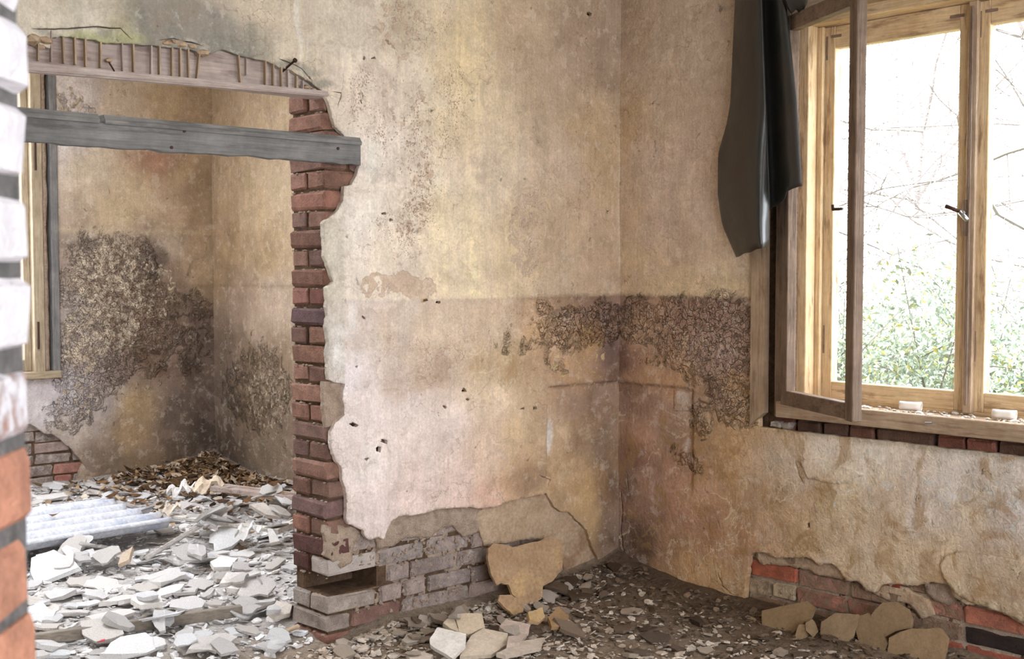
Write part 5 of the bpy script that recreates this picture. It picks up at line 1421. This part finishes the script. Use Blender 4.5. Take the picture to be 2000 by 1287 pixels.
# slabs leaning on the foot of the outer wall
Z5, O5 = 2.5, (1200, 860)
LEAN = [
    ([(720, 832), (860, 800), (940, 785), (977, 812), (950, 870), (870, 942), (780, 936), (720, 900)], .19, .55, 'broad brown plaster slab leaning under the topmost red brick'),
    ([(1010, 885), (1080, 842), (1192, 850), (1180, 902), (1140, 986), (1080, 1012), (1000, 962)], .17, .5, 'squarish brown plaster slab between two leaning slabs at the outer wall'),
    ([(1182, 862), (1240, 842), (1272, 892), (1337, 992), (1300, 1064), (1210, 1052), (1170, 902)], .155, .5, 'tall brown plaster slab leaning beside the rounded one'),
    ([(1250, 852), (1310, 792), (1380, 790), (1432, 820), (1452, 870), (1446, 917), (1370, 932), (1312, 966), (1272, 892)], .115, .35, 'rounded tan plaster slab leaning on the outer wall'),
    ([(1340, 962), (1440, 922), (1592, 915), (1627, 962), (1602, 1064), (1480, 1090), (1330, 1084)], .16, .4, 'wide cracked plaster slab at the base of the outer wall bricks'),
    ([(920, 982), (960, 952), (996, 986), (980, 1042), (930, 1042)], .26, .8, 'small tan plaster piece in front of the leaning slabs'),
    ([(932, 892), (970, 872), (986, 922), (960, 952), (936, 930)], .24, .8, 'little tan plaster chip wedged between leaning slabs'),
    ([(880, 960), (900, 900), (932, 900), (940, 940), (905, 985)], .25, .8, 'narrow tan plaster splinter below the broad brown slab'),
    ([(610, 880), (650, 855), (690, 870), (680, 910), (620, 912)], .22, 1.2, 'dusty tan plaster lump at the end of the outer wall plaster'),
    ([(1005, 1000), (1040, 992), (1056, 1020), (1010, 1030)], .27, 1.0, 'tiny tan plaster chip by the squarish leaning slab')]
for i, (p, off, up, lab) in enumerate(LEAN):
    a = np.array(p, float).mean(0) / Z5 + np.array(O5); c0 = on_x([a[0]], [a[1]], WX - off + .05)[0]
    slab_px('leaning_slab', p, c0, (-1.0, -.08 + .05 * (i % 3), up), .022, 'chip', lab, 'slab', 'plaster slabs leaning on the outer wall', None, .016, vary((146, 122, 94), 8), 71 + i, O5, Z5)

# corrugated sheet
cA, cB, cC = on_z([50], [1078], .15)[0], on_z([336], [1026], .15)[0], on_z([165], [986], .19)[0]
rd = (cA - cB); rd[2] = 0; rl = np.linalg.norm(rd); rd /= rl; cr = cC - cB; cr -= rd * (cr @ rd); cl_ = np.linalg.norm(cr[:2]); cr /= np.linalg.norm(cr)
nu, nvv = 26, 66; LEN = 1.5; vs = []
RIDG = 5.0
for i in range(nvv + 1):
    t = i / nvv
    for j in range(nu + 1):
        s = LEN * j / nu - (.03 * math.sin(t * 9) + (.10 if 2.1 < t * RIDG < 2.8 else 0)) * (1 if j == 0 else 0)
        p = cB + rd * s + cr * cl_ * t * 1.0
        z = .034 * math.cos(2 * math.pi * (t * RIDG - .15)) + .01 * math.sin(s * 2.0)
        vs.append((p[0], p[1], p[2] + z))
f = [(i * (nu + 1) + j, i * (nu + 1) + j + 1, (i + 1) * (nu + 1) + j + 1, (i + 1) * (nu + 1) + j) for i in range(nvv) for j in range(nu)]
co = mesh_obj('corrugated_sheet', vs, f, M['asbestos'], None, True); md = co.modifiers.new('thickness', 'SOLIDIFY'); md.thickness = .007; md.offset = -1
setprops(co, 'pale blue-grey corrugated roofing sheet lying on the far rubble', 'sheet')
for s in np.arange(.05, 1.2, .1):
    for t in np.arange(.05, 1, .1): press(cB + rd * s + cr * cl_ * t + np.array([0, 0, .03]), .06, .002)

# sticks and boards
def bar_px(name, ua, va, za, ub, vb, zb, wd, ht, mat, label, cat, extra=None, roll=0.0):
    a = on_z([ua], [va], za)[0]; b = on_z([ub], [vb], zb)[0]; d = b - a; L = np.linalg.norm(d); d /= L
    s = np.cross(d, [0, 0, 1.0]); s /= np.linalg.norm(s); u = np.cross(s, d)
    s, u = s * math.cos(roll) + u * math.sin(roll), u * math.cos(roll) - s * math.sin(roll)
    v, f = chbox(L, wd, ht, .003); vs = [a + (b - a) * .5 + d * p[0] + s * p[1] + u * p[2] for p in v]
    if extra == 'groove':
        v2, f2 = chbox(L, wd * .3, ht * .5, .002); bb = len(vs); vs += [a + (b - a) * .5 + d * p[0] + s * (p[1] - wd * .2) + u * (p[2] + ht * .6) for p in v2]; f = list(f) + [tuple(i + bb for i in q) for q in f2]
    o = mesh_obj(name, vs, f, M[mat]); setprops(o, label, cat)
    for k in np.linspace(.05, .95, 14): press(a + (b - a) * k, .03, ht * .3)
    return o
bar_px('long_batten', 60, 1250, .075, 472, 1192, .085, .035, .045, 'grey_batten', 'long grey-brown timber batten lying across the rubble beyond the doorway', 'batten')
bar_px('thin_pole', 286, 1090, .12, 452, 990, .20, .022, .022, 'pale_pole', 'thin pale pole lying slantwise on the far rubble', 'pole', roll=.7)
bar_px('white_lath', 338, 1008, .17, 530, 1034, .15, .05, .02, 'whitewood', 'flat dusty white lath beyond the thin pole', 'lath')
bar_px('grooved_board', 418, 952, .19, 580, 972, .17, .09, .03, 'pink_x', 'pinkish grooved board lying along the far wall corner', 'board', 'groove')
bar_px('short_board', 536, 1038, .14, 600, 1010, .15, .05, .03, 'whitewood', 'short pale board end beside the door jamb', 'board')
bar_px('splinter_board', 540, 1240, .045, 585, 1222, .07, .03, .012, 'tan_x', 'brown splintered board piece at the foot of the door jamb', 'board')
bar_px('red_scrap', 190, 1252, .07, 206, 1249, .075, .02, .008, 'red_plastic', 'small pinkish red plastic scrap before the long batten', 'scrap')

# single shards
n_sh = 0; tries = 0
cand = []
while len(cand) < 225 and tries < 6000:
    tries += 1
    x, y = smp_far(); r = .05 * (2.9 ** (random.random() ** 1.5))
    if not in_rooms(x, y, r * .8): continue
    vis = visible_floor(x, y)
    if vis is None or not (30 < vis[0] < 640 and 930 < vis[1] < 1300): continue
    if y > DBK and vis[0] > 575: continue
    if math.hypot(WX - x, FY - y) < .7 and random.random() < .7: continue
    qq = np.array([x, y, 0]) - cB; ss, tt = qq @ rd, qq[:2] @ (cr[:2] / np.linalg.norm(cr[:2]))
    if -.02 < ss < 1.5 and -.03 < tt < cl_ + .03: continue
    cand.append((x, y, r, 'far'))
tries = 0; k0 = len(cand)
while len(cand) < k0 + 70 and tries < 6000:
    tries += 1
    x, y = smp_near(); r = .035 * (2.2 ** (random.random() ** 1.8))
    if not in_rooms(x, y, r): continue
    vis = visible_floor(x, y)
    if vis is None or not (580 < vis[0] < 1700 and vis[1] < 1310): continue
    if vis[0] > 1260 and random.random() < .5: continue
    cand.append((x, y, r, 'near'))
random.shuffle(cand)
def drop(x, y, r, rgb, label, group, name='plaster_shard', mi=None, lift=0, sl_extra=(0, 0), thick=1.0):
    got = rest_at(x, y, r * .8, 72)
    if got is None: return None
    z, sl, info = got; sl = sl + np.array([random.gauss(0, .08), random.gauss(0, .08)]) + np.array(sl_extra)
    mi = random.randrange(16) if mi is None else mi
    ang = random.uniform(0, 6.28); R = basis(sl, ang)
    o = bpy.data.objects.new(name, SHM[mi]); COL.objects.link(o)
    th = min(r, .055) * thick
    Mx = Matrix(((R[0, 0] * r, R[0, 1] * r, R[0, 2] * th, x), (R[1, 0] * r, R[1, 1] * r, R[1, 2] * th, y), (R[2, 0] * r, R[2, 1] * r, R[2, 2] * th, z + lift), (0, 0, 0, 1)))
    o.matrix_world = Mx
    cl = s2l(rgb); o.color = (*cl, 1)
    deposit(info, z, sl, th * .25)
    setprops(o, label, 'shard', group)
    return o
for x, y, r, wh_ in cand:
    rgb = vary(shard_colour(x, y), 10)
    size = 'large' if r > .09 else ('palm-sized' if r > .065 else 'small')
    if wh_ == 'far':
        if y < DBK + .1: zone = 'on the doorway threshold before the long batten'
        elif y < 5.1: zone = 'around the long batten beyond the doorway'
        elif x > 3.3 and y > 6.2: zone = 'between the thin pole and the far corner'
        elif y > 5.9: zone = 'in front of the corrugated sheet and thin pole'
        else: zone = 'midway across the floor beyond the doorway'
        drop(x, y, r, rgb, size + ' pale plaster shard ' + zone, size + ' plaster shards ' + zone)
    else:
        zone = 'at the foot of the outer wall' if x > 3.75 else ('in the rubble heap before the exposed brick base' if x > 2.9 else 'beside the brick door jamb')
        drop(x, y, r, rgb, size + ' beige plaster shard ' + zone, size + ' plaster shards ' + zone)

# ------------------------------------------------------------------ door transom board still hanging across the opening
tb = empty('transom_board', (2.0, 3.97, 1.92)); setprops(tb, 'grey weathered transom board spanning the doorway below the lintel', 'board')
def tpart(name, v, f, mat): return mesh_obj(name, v, f, M[mat], tb)
zt0, zt1, zl0, zl1 = 2.000, 1.996, 1.921, 1.922
y0, y1 = 3.955, 3.997; xe = 2.792
nseg = 40; vs = []; f = []
rr = np.random.default_rng(5)
for i in range(nseg + 1):
    x = 1.05 + (xe - 1.05) * i / nseg; jz = .0025 * rr.normal(); jz2 = .002 * rr.normal()
    vs += [(x, y0, zl0 + jz), (x, y1, zl0 + jz), (x, y1, zt0 + .002), (x, y0, zt0 + jz2 * .3)]
for i in range(nseg):
    b = 4 * i
    for j in range(4): f.append((b + j, b + (j + 1) % 4, b + 4 + (j + 1) % 4, b + 4 + j))
f += [(0, 3, 2, 1), (4 * nseg, 4 * nseg + 1, 4 * nseg + 2, 4 * nseg + 3)]
tpart('board', vs, f, 'grey_x')
for xa, xb in ((1.05, wallp([(180, 215)])[0, 0]), (wallp([(191, 218)])[0, 0], xe - .004)):
    prof = [(y0 - .012, zt0 - .004), (y0 - .016, zt0 + .008), (y0 - .008, zt0 + .016), (y0 - .002, zt0 + .027), (y1, zt0 + .027), (y1, zt0 + .0)]
    k = len(prof); vs = [(xa, a, b) for a, b in prof] + [(xb, a, b) for a, b in prof]
    f = [(j, (j + 1) % k, k + (j + 1) % k, k + j) for j in range(k)] + [tuple(range(k))[::-1], tuple(range(k, 2 * k))]
    tpart('moulding', vs, f, 'grey_x')
for u, v in ((360, 256), (483, 258), (660, 290), (335, 288)):
    p = on_y([u], [v], y0 - .001)[0]; MB().tube([(p[0], y0 + .004, p[2]), (p[0], y0 - .004, p[2])], .006, 7).build('nail', M['iron'], tb)

# ------------------------------------------------------------------ litter in the far corner
def leaf_litter():
    vv, f, cc = [], [], []; b = 0
    for i in range(1500):
        rad = abs(random.gauss(0, .55)); a = random.uniform(math.pi, 1.5 * math.pi); x = WX - .08 + rad * math.cos(a) * 1.1; y = FY - .1 + rad * math.sin(a) * 1.5
        if not in_rooms(x, y, .02) or y < DBK + .1: continue
        ii, jj = int((x - HX0) / HR), int((y - HY0) / HR)
        if not (0 <= ii < nx and 0 <= jj < ny): continue
        z = HM[ii, jj] + .006 + random.random() * .02; L = random.uniform(.02, .05); wd = L * random.uniform(.35, .6); cu = random.uniform(.1, .5) * L
        P = np.array([(-L, 0, cu * .6), (-L * .3, wd, cu * .2), (L * .4, wd * .8, 0), (L, 0, cu), (L * .4, -wd * .8, cu * .3), (-L * .3, -wd, 0), (0, 0, -.1 * cu)])
        R = basis(np.array([random.gauss(0, .4), random.gauss(0, .4)]), random.uniform(0, 6.28)); vv.append(P @ R.T + np.array([x, y, z])); f += [(b + i_, b + (i_ + 1) % 6, b + 6) for i_ in range(6)]
        c = s2l(vary(random.choice([(122, 92, 66), (98, 74, 54), (150, 120, 90), (176, 150, 120), (84, 64, 50), (190, 172, 150)]), 10)); cc.append(np.tile(c, (7, 1))); b += 7
    vv = np.concatenate(vv); cc = np.concatenate(cc); o = mesh_obj('leaf_litter', vv, f, M['attr'])
    at = o.data.color_attributes.new('Col', 'FLOAT_COLOR', 'POINT'); d = np.ones((len(vv), 4)); d[:, :3] = cc; at.data.foreach_set('color', d.ravel())
    md = o.modifiers.new('thickness', 'SOLIDIFY'); md.thickness = .0012
    setprops(o, 'dry brown leaves drifted into the corner of the far room', 'leaves', kind='stuff')
leaf_litter()
def crumple(u, v, z, r, rgb, label, seed):
    c = on_z([u], [v], z)[0]; rr = np.random.default_rng(seed); n = 9; vs = []
    for i in range(n):
        for j in range(n):
            x, y = (i / (n - 1) - .5) * 2 * r, (j / (n - 1) - .5) * 2 * r * .8
            zz = .35 * r * (1 + math.sin(i * 1.1 + seed) * math.cos(j * .9)) + rr.uniform(0, .22) * r + .5 * r * (i / n)
            vs.append((c[0] + x * .8 + rr.uniform(-.1, .1) * r, c[1] + y + rr.uniform(-.1, .1) * r, c[2] + zz - .2 * r))
    f = [(i * n + j, (i + 1) * n + j, (i + 1) * n + j + 1, i * n + j + 1) for i in range(n - 1) for j in range(n - 1)]
    o = mesh_obj('crumpled_paper', vs, f, M['chip']); o.color = (*s2l(rgb), 1); md = o.modifiers.new('thickness', 'SOLIDIFY'); md.thickness = .0015
    setprops(o, label, 'paper', 'crumpled paper in the far room')
crumple(402, 962, .20, .10, (214, 196, 174), 'tan crumpled paper sheet near the far room corner', 3)
crumple(352, 966, .19, .08, (224, 218, 214), 'white crumpled paper scrap in the leaf litter', 5)
crumple(328, 1008, .17, .07, (210, 196, 180), 'beige crumpled scrap beyond the thin pole', 8)
crumple(484, 1046, .14, .07, (230, 226, 222), 'white crumpled paper by the pale lath', 11)

# ------------------------------------------------------------------ outside the window
og = MB(); og.add([(cw1, -8, -.5), (30, -12, -.5), (30, 26, -.3), (cw1, 26, -.4)], [(0, 1, 2, 3)]); og.box(cw1, cw1 + .02, -8, 26, -.55, -.45)
gnd = setprops(og.build('ground_outside', M['outer_ground']), 'overgrown garden ground outside the window', kind='structure')
def shrub(name, c, rx, ry, rz, nleaf, label, seed, tint, lsize=.021):
    nleaf = int(nleaf * 2.2)
    rr = np.random.default_rng(seed); root = empty(name, (c[0], c[1], -.45)); setprops(root, label, 'shrub', 'garden shrubs outside the window')
    vv, f, cc = [], [], []; b = 0
    st = MB(); tips = []
    for k in range(16):
        a = rr.uniform(0, 2 * math.pi); sp = rr.uniform(.3, 1); tip = np.array([c[0] + rx * sp * math.cos(a), c[1] + ry * sp * math.sin(a), c[2] + rz * rr.uniform(.2, 1.15)])
        base = np.array([c[0] + .1 * math.cos(a), c[1] + .1 * math.sin(a), -.45]); mid = (base + tip) / 2 + rr.normal(0, .08, 3) + np.array([0, 0, .15])
        st.tube([base, mid, tip], [.014, .008, .003], 5); tips.append((base, mid, tip))
        for q in range(3):
            t2 = mid + (tip - mid) * rr.uniform(.2, .9); e = t2 + rr.normal(0, .22, 3) + np.array([0, 0, .12]); st.tube([t2, e], [.005, .002], 4); tips.append((mid, t2, e))
    ob = st.build('stems', M['bark'], root)
    for i in range(nleaf):
        B_, M_, T_ = tips[rr.integers(len(tips))]; t = rr.uniform(.25, 1.05); p = (M_ + (T_ - M_) * t) + rr.normal(0, .11, 3) * np.array([rx, ry, rz]) * .9
        L = lsize * rr.uniform(.6, 1.3); n = rr.normal(0, 1, 3); n /= np.linalg.norm(n); t1 = np.cross(n, rr.normal(0, 1, 3)); t1 /= np.linalg.norm(t1); t2 = np.cross(n, t1)
        vv += [p - t1 * L, p + t2 * L * .45 + n * L * .1, p + t1 * L, p - t2 * L * .45 + n * L * .1]; f.append((b, b + 1, b + 2, b + 3)); b += 4
        cl = np.clip(s2l(tint) * rr.uniform(.6, 1.3) * (np.array([1.25, 1.05, .5]) if rr.random() < .12 else np.ones(3)), 0, .9); cc += [cl] * 4
    o = mesh_obj('foliage', vv, f, M['leaf'], root); at = o.data.color_attributes.new('Col', 'FLOAT_COLOR', 'POINT'); d = np.ones((len(vv), 4)); d[:, :3] = np.array(cc); at.data.foreach_set('color', d.ravel()); o['kind'] = 'stuff'
def at_(u, t): r_ = FH + (u - UC) / FPX * RIGHT; return r_ * t
for i, (u, t, rx, rz, zc, n, tint, lab) in enumerate([
        (1735, 7.2, .75, .75, .65, 5200, (176, 188, 172), 'mint green leafy shrub outside the open sash, tallest of the garden shrubs'),
        (1850, 8.2, .8, .55, .55, 4200, (176, 188, 172), 'low yellow-flecked shrub outside the middle of the window'),
        (1990, 7.6, .8, .6, .6, 4800, (176, 188, 172), 'dense green shrub outside past the mullion'),
        (1630, 9.0, .8, .8, .6, 2600, (176, 188, 172), 'green shrub outside behind the open sash frame'),
        (2150, 8.4, .9, .8, .7, 2600, (176, 188, 172), 'wide green shrub outside beyond the window edge')]):
    p = at_(u, t); shrub('garden_shrub', (p[0], p[1], zc), rx, rx, rz, n, lab, 40 + i, tint)
def tree(u, t, H, label, seed, lean):
    rr = np.random.default_rng(seed); p = at_(u, t); root = empty('bare_tree', (p[0], p[1], -.45)); setprops(root, label, 'tree', 'bare garden trees outside')
    mb = MB(); lv = []; lf = []
    def grow(a, d, L, r, lev):
        pts = [a]; q = a.copy(); dd = d.copy(); k = 6
        for i in range(k):
            dd = dd + rr.normal(0, .13, 3) + np.array([0, 0, .02 if lev < 2 else -.03]); dd /= np.linalg.norm(dd); q = q + dd * L / k; pts.append(q.copy())
        mb.tube(pts, [max(.0026, r * (1 - .7 * i / k)) for i in range(k + 1)], 5 if lev < 2 else 3, False)
        if lev < 4:
            for i in range(4 if lev else 10):
                s = rr.uniform(.25, 1); j = min(k - 1, int(s * k)); nd = dd * .5 + rr.normal(0, .75, 3) + lean * .25; nd[2] *= .6; nd /= np.linalg.norm(nd)
                grow(np.array(pts[j]), nd, L * rr.uniform(.4, .7), r * .42, lev + 1)
    grow(np.array([p[0], p[1], -.45]), np.array([lean[0] * .2, lean[1] * .2, 1.0]), H, .045, 0)
    mb.build('branches', M['bark'], root)
tree(2120, 8.8, 4.4, 'bare tree outside whose twigs cross the panes', 5, -RIGHT * .9)
tree(1815, 11.5, 4.2, 'thin twiggy tree outside framed by the nearer pane', 21, RIGHT * .1)
tree(1965, 11.0, 4.0, 'thin twiggy tree outside framed past the mullion', 33, -RIGHT * .2)
tree(1600, 9.4, 4.6, 'slim bare tree outside hidden mostly by the open sash', 9, RIGHT * .7)
